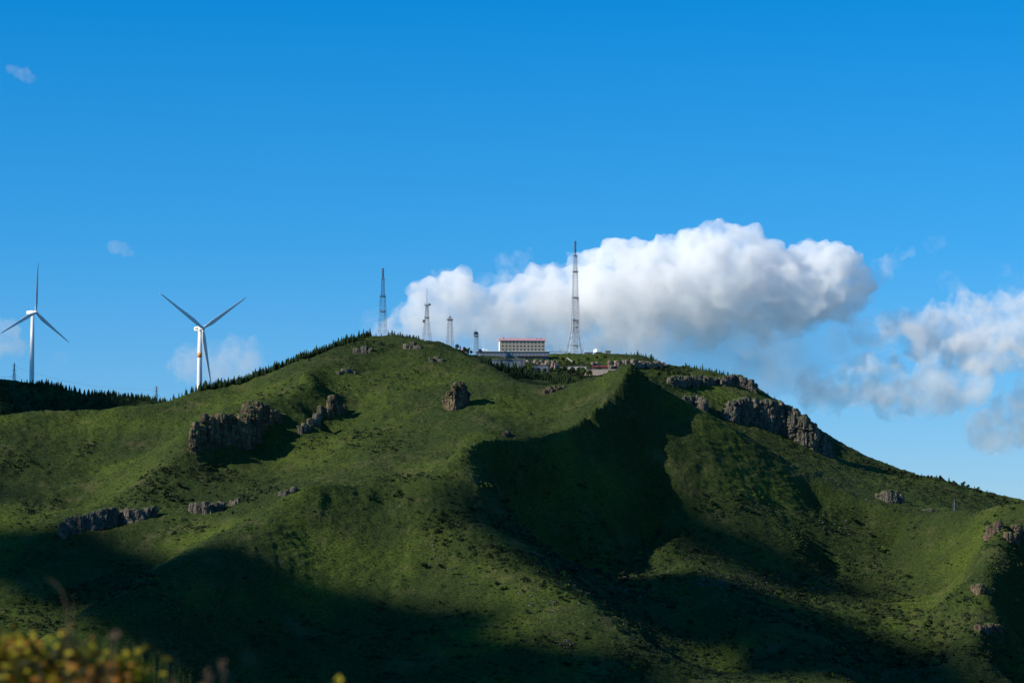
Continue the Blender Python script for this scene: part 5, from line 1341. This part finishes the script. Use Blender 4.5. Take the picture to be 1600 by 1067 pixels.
fg_shrub(95, 1006, 6.0, 0.20, 1.5, 9500, YM, 'blurred yellow and rust shrub in the bottom left corner, second from the left', 2)
fg_shrub(-30, 992, 6.4, 0.22, 1.5, 9500, YM, 'blurred rusty shrub cut by the left edge of the picture', 5)
fg_shrub(150, 1028, 5.8, 0.10, 1.5, 1300, [(M_FO, 'rust_flowers'), (M_FB, 'dark_leaves')], 'blurred sparse rusty shrub between the yellow ones at the bottom left', 3)
fg_shrub(188, 1026, 6.1, 0.065, 1.5, 6500, [(M_FY, 'yellow_leaves'), (M_FY, 'green_leaves')], 'blurred yellow-green shrub tip, rightmost of the bottom left corner', 4)
def stalk(px, py, D, pts, col, label, thick=0.008, head=None):
    a = W(px, py, D); g = float(smooth_h(np.array([a.x]), np.array([D]))[0]); root = empty('dry_stalk', (a.x, D, g)); mb = MB()
    P_ = [W(x, y, D) - Vector((a.x, D, g)) for x, y in pts]; P_ = [Vector((P_[0].x, 0, 0))] + P_
    for i, (p, q_) in enumerate(zip(P_[:-1], P_[1:])): mb.bar(p, q_, thick * (0.5 if i == 0 else 1), 5, thick if i < len(P_) - 2 else thick * 0.4)
    mb.build('stem', M_FR, root)
    if head:
        r_ = np.random.default_rng(int(px)); V = []; F = []
        for k in range(head[1]):
            f = r_.random(); c = np.array(P_[-1].lerp(P_[-2], f * 0.9)) + r_.normal(size=3) * head[0] * 0.4; d = r_.normal(size=(2, 3)) * head[0] * 0.35
            b0 = len(V); V += [c - d[0], c - d[1], c + d[0], c + d[1]]; F.append((b0, b0 + 1, b0 + 2, b0 + 3))
        link_mesh('seed_head', mesh_np('seed_head', V, F, [col]), root)
    tag(root, label, 'plant'); return root
stalk(104, 975, 5.5, [(104, 985), (103, 945), (96, 922), (84, 908), (72, 903)], M_FR, 'blurred arching grass blade above the bottom left shrubs', 0.0022)
stalk(113, 975, 5.4, [(112, 985), (114, 950), (115, 925)], M_FR, 'blurred short grass blade right of the arching one', 0.0012)
stalk(178, 1000, 5.6, [(176, 1030), (178, 1000), (177, 985)], M_FR, 'blurred thin dry seed head rising over the bottom left shrubs', 0.002, (0.010, 24))
stalk(326, 1050, 5.6, [(322, 1075), (326, 1050)], M_FR, 'blurred reddish dry stalk at the bottom edge, left of a pair', 0.002, (0.010, 20))
stalk(347, 1045, 5.7, [(350, 1075), (347, 1050), (346, 1030)], M_FR, 'blurred reddish dry stalk at the bottom edge, taller of a pair', 0.002, (0.010, 26))
stalk(270, 1060, 5.6, [(272, 1085), (268, 1062)], M_FR, 'blurred brown dry stalk at the bottom edge, right of the shrubs', 0.002, (0.008, 16))
stalk(529, 1058, 5.8, [(529, 1090), (529, 1060)], M_FY, 'single blurred yellow flower head at the bottom edge of the picture', 0.002, (0.012, 60))

# ------------------------------------------------------------------ unseen clouds added to shade the slopes
shade_cloud(96, 885, 1610, 42, 28, 2600, 'unseen cumulus puff added to shade the lower left hollow', 61)
shade_cloud(614, 1036, 1430, 62, 54, 2700, 'unseen broad cumulus added to shade the front slope', 62)
shade_cloud(1142, 955, 1550, 78, 35, 2900, 'unseen cumulus added to shade the middle gully and the basin', 63)
shade_cloud(1107, 826, 1733, 44, 17, 3000, 'unseen long cumulus added to darken the right-hand slope', 68)
shade_cloud(60, 615, 2280, 110, 34, 2600, 'unseen cumulus added to shade the far-left hill', 65)
shade_cloud(-20, 790, 1745, 20, 13, 2500, 'unseen cumulus added to shade the left edge of the slope', 66)
shade_cloud(800, 590, 2045, 24, 9, 2400, 'unseen small cumulus added to shade the bowl behind the saddle', 67)
